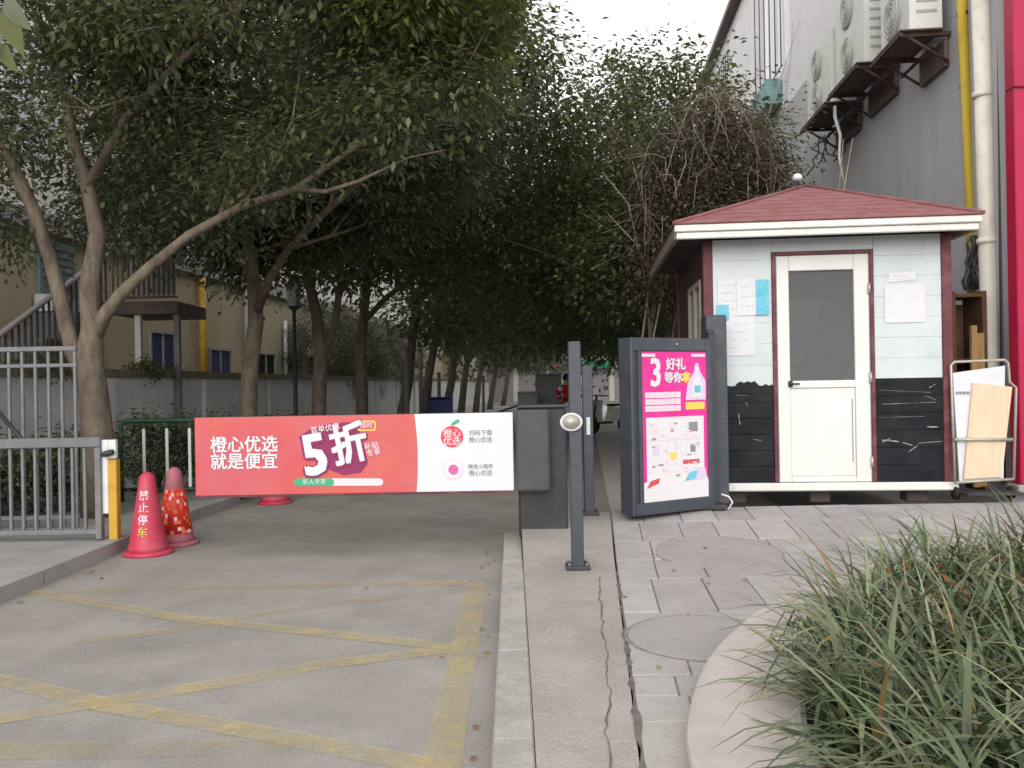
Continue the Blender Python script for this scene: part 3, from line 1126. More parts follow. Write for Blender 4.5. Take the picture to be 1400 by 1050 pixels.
def rrect(x0, x1, y0, y1, r, m, name, dy, par):
    pts = []
    for cx, cy, a0 in ((x1 - r, y1 - r, 0), (x0 + r, y1 - r, 90), (x0 + r, y0 + r, 180), (x1 - r, y0 + r, 270)):
        for k in range(5):
            a = R(a0 + k * 22.5)
            pts.append((cx + r * math.cos(a), cy + r * math.sin(a)))
    blob(pts, m, name, dy, par)


rrect(488, 514, 575, 589, 4, M['gold'], 'corner_tag', .0025, arm)
rrect(490, 512, 577, 587, 3, M['red'], 'corner_tag', .0046, arm)
front_text('限时', 501, 582, 8.5 * U, M['pale_print'], dy=.007, par=arm)
rrect(404, 524, 654, 664, 5, M['pale_print'], 'pill_strip', .0025, arm)
rrect(402, 457, 654, 664.5, 5, M['green_print'], 'pill_strip', .0046, arm)
front_text('新人专享', 430, 659, 8 * U, M['white'], dy=.007, par=arm, bold=0)
# fruit logo, second round logo and their small grey print
pts = [(618 + 15.2 * math.cos(R(a)) * (1 + .02 * math.cos(R(2 * a))), 597 + 14.8 * math.sin(R(a))) for a in range(0, 360, 12)]
blob(pts, M['orange_red'], 'fruit_logo', .0025, arm)
blob([(616, 582), (619, 577), (625, 573.5), (629, 574), (627, 578), (621, 581)], M['green_print'], 'fruit_leaf', .0025, arm)
front_text('橙心', 618, 593, 12 * U, M['pale_print'], dy=.006, par=arm, bold=.01)
front_text('优选', 618, 604, 12 * U, M['pale_print'], dy=.006, par=arm, bold=.01)
front_text('扫码下载', 657, 592, 8 * U, M['grey_print'], par=arm, bold=.0)
front_text('橙心优选', 657, 601.5, 8 * U, M['grey_print'], par=arm, bold=.0)
pts = [(620 + 14 * math.cos(R(a)), 642 + 14 * math.sin(R(a))) for a in range(0, 360, 12)]
blob(pts, M['lav'], 'round_logo', .0025, arm)
pts = [(620 + 12.3 * math.cos(R(a)), 642 + 12.3 * math.sin(R(a))) for a in range(0, 360, 12)]
blob(pts, M['white'], 'round_logo', .0046, arm)
pts = [(620 + 7 * math.cos(R(a)), 642 + 7 * math.sin(R(a))) for a in range(0, 360, 12)]
blob(pts, mat('rose_print', (0.62, 0.12, 0.36), rough=.5), 'round_logo', .0067, arm)
front_text('微信小程序', 657, 638, 6.8 * U, M['grey_print'], par=arm, bold=.0)
front_text('橙心优选', 657, 647, 8 * U, M['grey_print'], par=arm, bold=.0)

# ================================================================== POSTS BESIDE THE CABINET
pb = G(790, 774, .13)
pz0 = zp(pb.x, pb.y)
post = thing('sensor_post', 'tall slim blue grey post with round white sensor on a bolted foot', 'post', (pb.x, pb.y, pz0))
ptop = P(787, 467, pb.y).z
MB().box(pb.x - .042, pb.x + .042, pb.y - .03, pb.y + .05, pz0 + .02, ptop, .006).build('post_tube', M['grey_paint'], post)
MB().box(pb.x - .082, pb.x + .082, pb.y - .07, pb.y + .09, pz0, pz0 + .03, .006).build('foot_plate', M['grey_dark'], post)
for sx in (-.06, .06):
    for sy in (-.05, .07):
        MB().lathe([(.011, 0), (.011, .014), (.006, .02)], 8, Matrix.Translation((pb.x + sx, pb.y + sy, pz0 + .03))).build('bolt', M['steel'], post)
sp = P(781, 577, pb.y - .04)
T = Matrix.Translation((sp.x, pb.y - .031, sp.z)) @ Matrix.Rotation(R(90), 4, 'X')
T2 = T @ Matrix.Diagonal((1.22, 1.0, 1, 1))
disc = MB().lathe([(.062, -.0), (.064, .018), (.055, .026), (.052, .022)], 32, T2).build('sensor_disc', M['white_paint'], post)
MB().lathe([(.05, .018), (.05, .0235)], 32, T2).build('sensor_face', M['chrome'], disc)

qb = G(806, 710, .18)
qz = zp(qb.x, qb.y)
post2 = thing('camera_post', 'shorter dark post with paper strip behind the round sensor post', 'post', (qb.x, qb.y, qz))
MB().box(qb.x - .045, qb.x + .045, qb.y - .04, qb.y + .05, qz + .02, P(803, 500, qb.y).z, .006).build('post_tube', M['grey_paint'], post2)
MB().box(qb.x - .08, qb.x + .08, qb.y - .08, qb.y + .09, qz, qz + .03, .006).build('foot_plate', M['grey_dark'], post2)
s0 = P(804, 594, qb.y)
MB().box(s0.x - .016, s0.x + .016, qb.y - .046, qb.y - .042, s0.z, s0.z + .155).build('paper_strip', M['paper'], post2)

# ================================================================== ADVERTISING SWING GATE
pL = Vector((1.015, 7.05, 0)); pR = Vector((1.80, 7.48, 0))
xd = (pR - pL); GW = xd.length; xd.normalize()
zl0, zl1 = P(866, 706, 7.05).z, P(862, 462, 7.05).z
ad = thing('advert_gate', 'grey lightbox gate leaf with a magenta and white poster', 'advert gate', (1.85, 7.5, zp(1.85, 7.5)))
yd = Vector((-xd.y, xd.x, 0))     # into the depth of the box
GT = Matrix(((xd.x, yd.x, 0, pL.x), (xd.y, yd.y, 0, pL.y), (0, 0, 1, zl0), (0, 0, 0, 1)))
GH = zl1 - zl0
case = MB().box(0, GW, .004, .17, 0, GH, .01, T=GT).build('light_box', M['grey_dark'], ad)
fw = .085
f = MB()
f.box(-.006, fw * .35, -.012, .172, -.004, GH + .004, .008, T=GT)
f.box(GW - fw * .55, GW + .006, -.012, .172, -.004, GH + .004, .008, T=GT)
f.box(.031, GW - .05, -.012, .172, -.004, .10, .006, T=GT)
f.box(.031, GW - .05, -.012, .172, GH - .11, GH + .004, .006, T=GT)
f.box(.075, .115, -.010, .004, .10, GH - .11, .004, T=GT)
f.build('outer_frame', M['grey_paint'], ad)
# poster: local plane coordinates u 0..1, v 0..1
u0, u1, v0, v1 = .118, GW - .052, .105, GH - .115


def pq(u, v, d): return GT @ Vector((u0 + (u1 - u0) * u, -d, v0 + (v1 - v0) * v))


poster = MB().prism([pq(0, 0, .0), pq(1, 0, .0), pq(1, 1, .0), pq(0, 1, .0)], GT.to_3x3() @ Vector((0, .003, 0)))
poster = poster.build('poster', M['magenta_print'], ad)


def pp(pts, m, name, d, sub=True):
    MB().prism([pq(u, v, d) for u, v in pts], GT.to_3x3() @ Vector((0, .0016, 0))).build(name, m, poster)


def prect(a, b, c, d2, m, name, d):
    pp([(a, c), (b, c), (b, d2), (a, d2)], m, name, d)


prect(.05, .94, .13, .56, M['poster_white'], 'white_field', .002)
pp([(0, 0), (1, 0), (1, .12), (.92, .19), (.75, .2), (.55, .14), (.25, .16), (0, .13)], M['poster_white'], 'white_field', .004)
for k in range(3):
    prect(.04, .58, .60 + k * .045, .638 + k * .045, M['pale_print'], 'info_bar', .002)
    for j in range(6):
        a = .08 + j * .075
        prect(a, a + .05, .612 + k * .045, .626 + k * .045, M['lav'], 'small_print', .004)
prect(0.0, .2, .965, .985, M['pale_print'], 'header_strip', .002)
prect(.76, .98, .965, .985, M['pale_print'], 'header_strip', .002)
# white bottle over a gold ledge
pp([(.66, .67), (.98, .67), (.98, .80), (.9, .86), (.865, .92), (.82, .92), (.80, .86), (.70, .80)], M['lav'], 'bottle_picture', .002)
pp([(.76, .69), (.93, .69), (.92, .78), (.86, .84), (.85, .9), (.82, .9), (.82, .84), (.77, .78)], M['poster_white'], 'bottle_picture', .004)
prect(.80, .90, .72, .77, M['cyan_print'], 'bottle_label', .006)
prect(.66, .96, .605, .655, M['gold'], 'gold_ledge', .002)


def ptext(s, u, v, h, m, d=.005, bold=.014, sx=1.0, rot=0):
    o = pq(u, v, d)
    T = frame_xy(o, xd, (0, 0, 1)) @ Matrix.Rotation(R(rot), 4, 'Z')
    return text(s, h, m, poster, T, bold=bold, sx=sx)


ptext('3', .20, .85, .34, M['paper'], bold=.02, sx=.8)
ptext('好礼', .51, .91, .11, M['paper'], bold=.03)
ptext('等你', .47, .82, .10, M['paper'], bold=.03)
ptext('拿', .67, .82, .10, M['gold'], bold=.03)
for (a, b, c, d2, m) in ((.70, .84, .455, .52, 'grey_print'), (.72, .80, .315, .365, 'grey_print'), (.42, .46, .46, .475, 'grey_print'),
                         (.60, .86, .235, .265, 'red'), (.48, .5, .33, .42, 'lav'), (.05, .9, .405, .41, 'lav'), (.36, .365, .2, .4, 'lav'),
                         (.57, .575, .2, .4, 'lav'), (.4, .58, .19, .2, 'pale_print')):
    prect(a, b, c, d2, M[m], 'table_print', .0041)
pp([(.04, .09), (.22, .12), (.24, .155), (.1, .14)], M['red'], 'picture_print', .006)
pp([(.62, .12), (.84, .13), (.86, .19), (.7, .18)], M['cyan_print'], 'picture_print', .006)
pp([(.78, .12), (.97, .13), (.95, .2), (.85, .21)], M['lav'], 'picture_print', .0075)
rp_ = random.Random(9)
for k in range(46):
    u_, v_ = rp_.uniform(.08, .84), rp_.uniform(.15, .53)
    w_ = rp_.uniform(.02, .07)
    prect(u_, u_ + w_, v_, v_ + rp_.uniform(.006, .012), M[rp_.choice(['lav', 'pale_print', 'grey_print', 'pale_print', 'lav'])], 'table_print', .0052 + .0001 * k)
for (u_, v_, m_) in ((.12, .45, 'pale_print'), (.40, .48, 'pale_print'), (.14, .31, 'lav'), (.40, .27, 'gold'), (.66, .40, 'pale_print')):
    prect(u_, u_ + .1, v_, v_ + .05, M[m_], 'item_picture', .0046)
lg = MB().lathe([(.008, 0), (.008, .002)], 10, GT @ Matrix.Translation((.5, -.0125, GH - .05)) @ Matrix.Rotation(R(90), 4, 'X'))
lg.build('status_light', M['paper'], ad)
# hinge post and column
hp = P(975, 690, 7.52)
hz = zp(hp.x, 7.52)
MB().box(hp.x - .028, hp.x + .03, 7.48, 7.56, hz + .02, P(972, 456, 7.52).z, .008).build('hinge_post', M['grey_dark'], ad)
MB().lathe([(.04, 0), (.042, .03), (.03, .05)], 16, Matrix.Translation((hp.x, 7.52, P(972, 458, 7.52).z))).build('post_cap', M['cab'], ad)
cx0, cx1 = P(964, 560, 7.75).x, P(992, 560, 7.75).x
cz = zp(cx1, 7.75)
gc = thing('gate_column', 'square slate grey steel column in front of the booth corner', 'column', ((cx0 + cx1) / 2, 7.8, cz))
MB().box(cx0, cx1, 7.66, 7.88, cz + .01, P(975, 431, 7.7).z, .01).build('column_body', M['grey_paint'], gc)
MB().box(cx0 + .02, cx1 - .02, 7.655, 7.662, 1.0, 1.25, .003).build('access_door', M['grey_paint'], gc)
fb = G(980, 703, .22)
MB().box(fb.x - .14, fb.x + .13, 7.42, 7.64, hz, hz + .045, .01).build('foot_box', M['cab'], ad)
mb = MB()
a = Vector((hp.x + .06, 7.45, hz + .14))
mb.tube([a, a + Vector((.06, -.02, -.02)), a + Vector((.09, -.03, -.07)), a + Vector((.05, -.03, -.135))], .009, 6)
mb.build('cable', M['white_paint'], ad)

# ================================================================== GUARD BOOTH
before = set(S.objects)
B0, B1, BF, BB = 1.876, 4.235, 8.0, 10.3
HZ = 517.5


def bz(py): return 1.4 + (HZ - py) / 141.25


zb0, zb1, zw = bz(669), bz(658), bz(326)
booth = thing('guard_booth', 'small guard booth with faded red hip roof and white glazed door', 'booth', (3.05, 9.1, .24))
MB().box(B0 + .1, B1 + .04, BF - .03, BB, zb0, zb1, .01).build('base_beam', M['fascia'], booth)
for px_ in (B0 + .3, 3.0, B1 - .3):
    for py_ in (BF + .2, BB - .3):
        MB().box(px_ - .1, px_ + .1, py_ - .1, py_ + .1, .2, zb0 - .002, .01).build('footing', M['soffit'], booth)
MB().box(B0 + .02, B1 - .02, BF + .08, BB - .02, zb1 + .002, zb1 + .03).build('floor', M['soffit'], booth)
# corner posts
for (xa, xb_) in ((B0 - .012, B0 + .085), (B1 - .085, B1 + .012)):
    for (ya, yb) in ((BF - .012, BF + .085), (BB - .085, BB + .012)):
        MB().box(xa, xb_, ya, yb, zb1 + .001, zw, .008).build('corner_post', M['maroon'], booth)
D0, D1 = 2.534, 3.512            # maroon door surround
# siding boards on both sides of the door: pale above, black below
zsplit = bz(519)


def boards(xa, xb_, zlo, zhi, n, m, yf, gap=.003, bv=.005):
    h = (zhi - zlo) / n
    for k in range(n):
        MB().box(xa, xb_, yf + random.uniform(-.001, .001), yf + .05, zlo + k * h + gap, zlo + (k + 1) * h - gap, bv).build('siding_board', M[m], booth)


boards(B0 + .087, D0 - .002, zb1 + .004, zsplit - .05, 6, 'black_panel', BF, .0012, .003)
boards(B0 + .087, D0 - .002, zsplit - .048, zw - .002, 7, 'siding', BF, .0006, .0012)
boards(D1 + .002, B1 - .087, zb1 + .004, zsplit, 6, 'black_panel', BF, .0012, .003)
boards(D1 + .002, B1 - .087, zsplit + .002, zw - .002, 7, 'siding', BF, .0006, .0012)
MB().box(D0 - .001, D1 + .001, BF + .002, BF + .05, bz(345) + .002, zw - .002, .004).build('header_board', M['siding'], booth)
# torn top of the black sheet left of the door
xs_ = [B0 + .17 + i * (D0 - B0 - .18) / 14 for i in range(15)]
mb = MB()
top = [(x, BF - .006, zsplit - .05 + random.uniform(-.012, .035) + (.02 if .3 < (i / 14) < .75 else 0)) for i, x in enumerate(xs_)]
mb.prism([(xs_[0], BF - .006, zsplit - .12)] + [(xs_[-1], BF - .006, zsplit - .12)] + top[::-1], (0, .004, 0))
mb.build('torn_sheet', M['black_panel'], booth)
# scuffs on the black boards
mb = MB()
for (xa, ya, xb_, yb, w) in ((1205, 600, 1228, 602, 3), (1205, 603, 1216, 598, 2.5), (1232, 603, 1246, 607, 2), (1240, 616, 1252, 607, 2),
                             (1252, 604, 1286, 601, 1.2), (1265, 582, 1279, 582, 4), (1268, 530, 1276, 525, 1.5), (1262, 540, 1276, 546, 1.3),
                             (1205, 552, 1276, 549, 1.0), (1200, 533, 1270, 536, .8), (1010, 565, 1012, 580, 2.5), (1008, 540, 1024, 541, 1),
                             (1030, 600, 1042, 602, 1.1), (1020, 550, 1023, 556, 2), (1200, 570, 1262, 568, .7)):
    a, b = P(xa, ya, BF), P(xb_, yb, BF)
    d = (b - a).normalized()
    s = Vector((-d.z, 0, d.x)) * w * .5 / 141.25 / 2
    k = 4
    up, dn = [], []
    for i in range(k + 1):
        q = a.lerp(b, i / k)
        j = random.uniform(.4, 1.3)
        up.append((q.x + s.x * j, BF - .0075, q.z + s.z * j)); dn.append((q.x - s.x * j, BF - .0075, q.z - s.z * j))
    mb.prism(up + dn[::-1], (0, .0015, 0))
tag(mb.build('scuff_marks', M['scuff'], booth), kind='stuff')
# door: surround, frame, leaf
mb = MB()
zd = bz(345)
mb.box(D0, D0 + .04, BF - .015, BF + .09, zb1 + .001, zd, .004)
mb.box(D1 - .04, D1, BF - .015, BF + .09, zb1 + .001, zd, .004)
mb.box(D0 + .041, D1 - .041, BF - .015, BF + .09, zd - .035, zd, .004)
mb.build('door_surround', M['maroon'], booth)
E0, E1, EZ = D0 + .042, D1 - .042, zd - .037
door = MB()
door.box(E0, E0 + .125, BF + .0, BF + .06, zb1 + .006, EZ, .006)
door.box(E1 - .145, E1, BF + .0, BF + .06, zb1 + .006, EZ, .006)
door.box(E0 + .126, E1 - .146, BF, BF + .06, bz(371), EZ, .006)
door.box(E0 + .126, E1 - .146, BF, BF + .06, bz(530), bz(520), .006)
door.box(E0 + .126, E1 - .146, BF, BF + .06, zb1 + .006, zb1 + .06, .006)
door = door.build('door', M['door_white'], booth)
mb = MB().box(E0 + .127, E1 - .147, BF + .014, BF + .05, zb1 + .062, bz(530) - .002, .004)
mb.build('lower_panel', M['door_white'], door)
mb = MB()
mb.box(E0 + .0, E0 + .008, BF - .004, BF - .0005, zb1 + .02, EZ - .02)
mb.box(E1 - .008, E1, BF - .004, BF - .0005, zb1 + .02, EZ - .02)
mb.box(E1 - .18, E1 - .172, BF + .008, BF + .0125, zb1 + .2, bz(545))
mb.build('door_gasket', M['grey_print'], door)
MB().box(E0 + .125, E1 - .145, BF + .03, BF + .036, bz(520) + .001, bz(371) - .001).build('glass_pane', M['glass'], door)
mb = MB()
h = P(1081, 525, BF)
mb.box(h.x - .02, h.x + .025, BF - .012, BF - .001, h.z - .03, h.z + .03, .004)
mb.tube([(h.x, BF - .012, h.z), (h.x, BF - .05, h.z), (h.x + .08, BF - .055, h.z)], .009, 8)
mb.build('handle', M['cab'], door)
for zz_ in (2.25, 1.4, .6):
    MB().lathe([(.014, -.05), (.014, .05)], 10, Matrix.Translation((E1 - .004, BF - .012, zz_))).build('hinge', M['chrome'], door)
# side wall towards the lane, with a window; back and right walls
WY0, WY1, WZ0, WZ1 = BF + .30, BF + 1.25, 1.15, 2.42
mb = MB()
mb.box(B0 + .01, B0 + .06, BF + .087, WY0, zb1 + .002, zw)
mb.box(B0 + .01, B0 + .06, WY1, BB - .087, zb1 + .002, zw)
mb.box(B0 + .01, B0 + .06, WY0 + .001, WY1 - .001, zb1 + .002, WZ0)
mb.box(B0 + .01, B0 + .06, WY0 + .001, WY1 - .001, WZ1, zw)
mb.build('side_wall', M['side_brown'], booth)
MB().box(B1 - .06, B1 - .01, BF + .087, BB - .087, zb1 + .002, zw).build('side_wall', M['inner'], booth)
mb = MB()
mb.box(B0 + .087, 2.5, BB - .06, BB - .01, zb1 + .002, zw)
mb.box(3.7, B1 - .087, BB - .06, BB - .01, zb1 + .002, zw)
mb.box(2.501, 3.699, BB - .06, BB - .01, zb1 + .002, 1.2)
mb.box(2.501, 3.699, BB - .06, BB - .01, 2.35, zw)
mb.build('back_wall', M['inner'], booth)
added_window = MB()  # window added in the unseen back wall to let light into the booth
for a, b in ((2.502, 2.55), (3.08, 3.13), (3.65, 3.698)):
    added_window.box(a, b, BB - .07, BB - .0, 1.202, 2.348, .004)
added_window = added_window.build('window', M['door_white'], booth)
MB().box(2.551, 3.649, BB - .04, BB - .035, 1.203, 2.347).build('glass_pane', M['glass'], added_window)
win = MB()
for a, b in ((WY0 + .002, WY0 + .06), (WY1 - .06, WY1 - .002), ((WY0 + WY1) / 2 - .03, (WY0 + WY1) / 2 + .03)):
    win.box(B0 - .005, B0 + .065, a, b, WZ0 + .002, WZ1 - .002, .004)
win.box(B0 - .004, B0 + .064, WY0 + .061, WY1 - .061, WZ0 + .002, WZ0 + .06, .004)
win.box(B0 - .004, B0 + .064, WY0 + .061, WY1 - .061, WZ1 - .06, WZ1 - .002, .004)
win = win.build('window', mat('aged_cream_frame', (0.36, 0.33, 0.28), (0.42, 0.39, 0.33), rough=.5, scale=6), booth)
MB().box(B0 + .028, B0 + .033, WY0 + .06, WY1 - .06, WZ0 + .06, WZ1 - .06).build('glass_pane', M['glass'], win)
# roof
OV = .31
ez = bz(324)
rx0, rx1, ry0, ry1 = B0 - .30, B1 + .13, BF - OV, BB + OV
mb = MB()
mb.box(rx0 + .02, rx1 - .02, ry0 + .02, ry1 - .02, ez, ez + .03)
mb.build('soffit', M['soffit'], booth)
fz = P(1130, 323, ry0).z
ft = P(1130, 304, ry0).z
mb = MB()
mb.box(rx0, rx1, ry0 - .012, ry0 + .035, fz, (fz + ft) / 2 - .004, .008)
mb.box(rx0 - .02, rx1 + .02, ry0 - .035, ry0 + .035, (fz + ft) / 2, ft, .008)
mb.build('front_fascia', M['fascia'], booth)
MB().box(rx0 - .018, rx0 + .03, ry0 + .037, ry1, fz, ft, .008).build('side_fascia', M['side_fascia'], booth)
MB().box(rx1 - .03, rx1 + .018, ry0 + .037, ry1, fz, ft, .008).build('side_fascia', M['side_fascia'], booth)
ap = P(1090, 259, 9.15)
xm, ym = ap.x, 9.15
zc = ft + .004
c4 = [Vector((rx0 - .03, ry0 - .045, zc)), Vector((rx1 + .03, ry0 - .045, zc)), Vector((rx1 + .03, ry1 + .03, zc)), Vector((rx0 - .03, ry1 + .03, zc))]
rf = MB()
apx = Vector((xm, ym, ap.z))
rf.add(c4 + [apx], [(0, 1, 4), (1, 2, 4), (2, 3, 4), (3, 0, 4), (3, 2, 1, 0)])
rf = rf.build('roof', M['roof'], booth)
# courses of shingle strips proud of each slope
for si in range(4):
    a, b = c4[si], c4[(si + 1) % 4]
    nrm_ = (b - a).cross(apx - a).normalized()
    for k in range(9):
        t0, t1 = k / 9.0, (k + 1) / 9.0 + .01
        if t1 > .99: t1 = .985
        q = [a.lerp(apx, t0), b.lerp(apx, t0), b.lerp(apx, t1), a.lerp(apx, t1)]
        lo_ = nrm_ * .007
        vs = [q[0] + lo_, q[1] + lo_, q[2] + nrm_ * .003, q[3] + nrm_ * .003] + [p - nrm_ * .001 for p in q]
        MB().add(vs, [(0, 1, 2, 3), (4, 7, 6, 5), (0, 4, 5, 1), (1, 5, 6, 2), (2, 6, 7, 3), (3, 7, 4, 0)]).build('shingle_course', M['roof'], rf)
mb = MB()
for i in range(4):
    mb.tube([c4[i] + Vector((0, 0, .012)), apx + Vector((0, 0, .012))], .02, 6)
mb.build('hip_cap', M['roof'], rf)
# things inside the booth
t = thing('desk', 'cluttered desk seen dimly through the booth door glass', 'desk', (2.95, 9.2, zb1 + .03))
MB().box(2.4, 3.9, 8.95, 9.5, zb1 + .72, zb1 + .76, .006).build('desk_top', M['wood_dark'], t)
for x in (2.45, 3.85):
    MB().box(x - .03, x + .03, 9.0, 9.45, zb1 + .032, zb1 + .718).build('desk_leg', M['wood_dark'], t)
t = thing('desk_chair', 'dark chair back visible through the booth door glass', 'chair', (2.95, 8.6, zb1 + .03))
MB().box(2.9, 3.35, 8.2, 8.65, zb1 + .45, zb1 + .52, .03).build('seat', M['cab'], t)
Tc = Matrix.Translation((3.12, 8.42, zb1 + 1.05)) @ Matrix.Rotation(R(24), 4, 'Y') @ Matrix.Rotation(R(12), 4, 'X')
MB().box(-.22, .22, -.03, .03, -.2, .22, .03, T=Tc).build('backrest', M['cab'], t)
for x in (2.94, 3.31):
    for y in (8.24, 8.6):
        MB().box(x - .02, x + .02, y - .02, y + .02, zb1 + .032, zb1 + .449).build('leg', M['cab'], t)
mb = MB().box(3.1, 3.5, 9.0, 9.35, zb1 + .765, zb1 + 1.15, .01)
tag(mb.build('carton', M['wood']), 'brown carton on the desk behind the door glass', 'carton')
# security light at the roof edge
sl = P(1078, 248, 9.2)
t = thing('roof_lamp', 'white dome lamp poking up behind the booth roof ridge', 'lamp', tuple(apx))
mb = MB().lathe([(.003, .06), (.036, .05), (.054, .018), (.057, 0), (.042, -.02), (.012, -.03)], 20, Matrix.Translation((sl.x, sl.y, sl.z)))
mb.build('dome', M['paper'], t)
MB().tube([(sl.x, sl.y, sl.z - .02), (sl.x - .02, sl.y + .02, sl.z - .22), (apx.x, apx.y, apx.z)], .016, 8).build('arm', M['cab'], t)

# notices stuck on the booth
def sheet(name, label, x0, x1, y0, y1, m, d=.002, cat='notice', lines=0, img=None, skew=0.0):
    a, b = P(x0, y1, BF), P(x1, y0, BF)
    t = thing(name, label, cat, ((a.x + b.x) / 2, BF - d, a.z))
    n = 6
    mb = MB()
    vs, fs = [], []
    for i in range(n + 1):
        for k in range(2):
            x = a.x + (b.x - a.x) * i / n
            z = (a.z if k == 0 else b.z) + (skew * i / n)
            dd = d + .004 * abs(math.sin(i * 1.3)) * (1 if k == 0 else .3)
            vs.append((x, BF - dd - .0015, z))
    for i in range(n):
        fs.append((2 * i, 2 * i + 2, 2 * i + 3, 2 * i + 1))
    mb.add(vs, fs)
    mb.build('sheet', M[m], t)
    if lines:
        mb = MB()
        for k in range(lines):
            z = b.z - (b.z - a.z) * (k + .8) / (lines + .8)
            x = a.x + .04
            while x < b.x - .06:
                w = random.uniform(.015, .05)
                mb.box(x, min(x + w, b.x - .03), BF - d - .0085, BF - d - .0075, z, z + .006)
                x += w + .02 + (random.random() < .25) * .06
        tag(mb.build('small_print', M['lav'], t), kind='stuff')
    return t


sheet('notice_sheet', 'large white notice poster with faint print left of the door', 983, 1031, 381, 487, 'paper', .004, lines=9)
sheet('notice_sheet', 'white sheet overlapping the long notice at its upper right', 1008, 1045, 382, 432, 'paper', .012, lines=3)
sheet('notice_sheet', 'bright blue vertical notice strip beside the door frame', 1034, 1051, 383, 431, 'cyan_print', .018)
sheet('notice_sheet', 'small blue notice behind the grey gate column', 980, 996, 417, 438, 'cyan_print', .020)
sheet('notice_sheet', 'square white paper taped on the siding right of the door', 1209, 1262, 391, 443, 'paper', .006, lines=0)
sheet('notice_sheet', 'narrow pale strip notice above the square white paper', 1214, 1250, 376, 389, 'paper', .004, lines=2, skew=.02)

# the booth stands square to the lane, so turn it with everything in and on it
piv = Matrix.Translation((B0, BF, 0))
BT = piv @ Matrix.Rotation(-math.atan(SL), 4, 'Z') @ Matrix.Diagonal((.968, 1, 1, 1)) @ piv.inverted()
for o in set(S.objects) - before:
    if o.parent is None:
        o.matrix_world = BT @ (Matrix.Translation(o.location) if o.type == 'EMPTY' else Matrix.Identity(4))

# ================================================================== GREY BUILDING ON THE RIGHT
gb = thing('grey_building', 'tall grey rendered building side wall with outdoor units and pipes', 'building', (wall_r(15), 15, 0))
GN, GF, GTOP = 8.75, 30.0, 11.9
z1_, = (6.9,)


def wp(y, z, d=0.0):               # point on the wall face, d metres proud of it
    n = Vector((-1, SL, 0)).normalized()
    return Vector((wall_r(y), y, z)) + n * d


def wbox(y0, y1, z0, z1, d0, d1, c=0.0, mb=None):
    mb = mb or MB()
    q = [wp(y0, z0, d0), wp(y1, z0, d0), wp(y1, z0, d1), wp(y0, z0, d1)]
    mb.prism(q, (0, 0, z1 - z0))
    return mb


# wall built round two window openings
wins = [(17.6, 20.4, 8.2, 11.2), (24.0, 26.0, 8.2, 11.0)]
wbox(GN, GF, -.05, 7.35, -.4, 0).build('lower_wall', M['stucco'], gb)
mb = MB()
yc = GN
for (a, b, c, d) in wins:
    wbox(yc, a, 7.352, GTOP, -.4, 0, mb=mb)
    wbox(a + .001, b - .001, 7.352, c, -.4, 0, mb=mb)
    wbox(a + .001, b - .001, d, GTOP, -.4, 0, mb=mb)
    yc = b
wbox(yc, GF, 7.352, GTOP, -.4, 0, mb=mb)
mb.build('upper_wall', M['stucco_lit'], gb)
wbox(GN, GF, -.05, GTOP, -8, -.402).build('building_core', M['stucco'], gb)
wbox(GN - .05, GF + .2, GTOP, GTOP + .16, -8, .28).build('eaves_gutter', M['gutter'], gb)
for (a, b, c, d) in wins:
    mb = MB()
    wbox(a, a + .08, c, d, -.2, -.012, mb=mb); wbox(b - .08, b, c, d, -.2, -.012, mb=mb)
    wbox(a + .082, b - .082, c, c + .08, -.2, -.012, mb=mb); wbox(a + .082, b - .082, d - .08, d, -.2, -.012, mb=mb)
    for k in (1, 2, 3):
        yk = a + (b - a) * k / 4
        wbox(yk - .03, yk + .03, c + .082, d - .082, -.19, -.014, mb=mb)
    fr = mb.build('window', M['white_paint'], gb)
    wbox(a + .08, b - .08, c + .08, d - .08, -.04, -.03).build('pane', M['window_pale'], fr)
    mb = MB()
    for k in range(6):
        yk = a + .1 + (b - a - .2) * k / 5
        mb.tube([wp(yk, c - .1, .18), wp(yk, d, .18)], .014, 5)
    mb.tube([wp(a, c - .1, .18), wp(b, c - .1, .18)], .016, 5)
    mb.tube([wp(a, d, .18), wp(b, d, .18)], .016, 5)
    mb.build('guard_bars', M['gutter'], gb)
wbox(18.4, 20.4, 7.55, 8.1, .02, .35).build('teal_sill_box', M['teal'], gb)


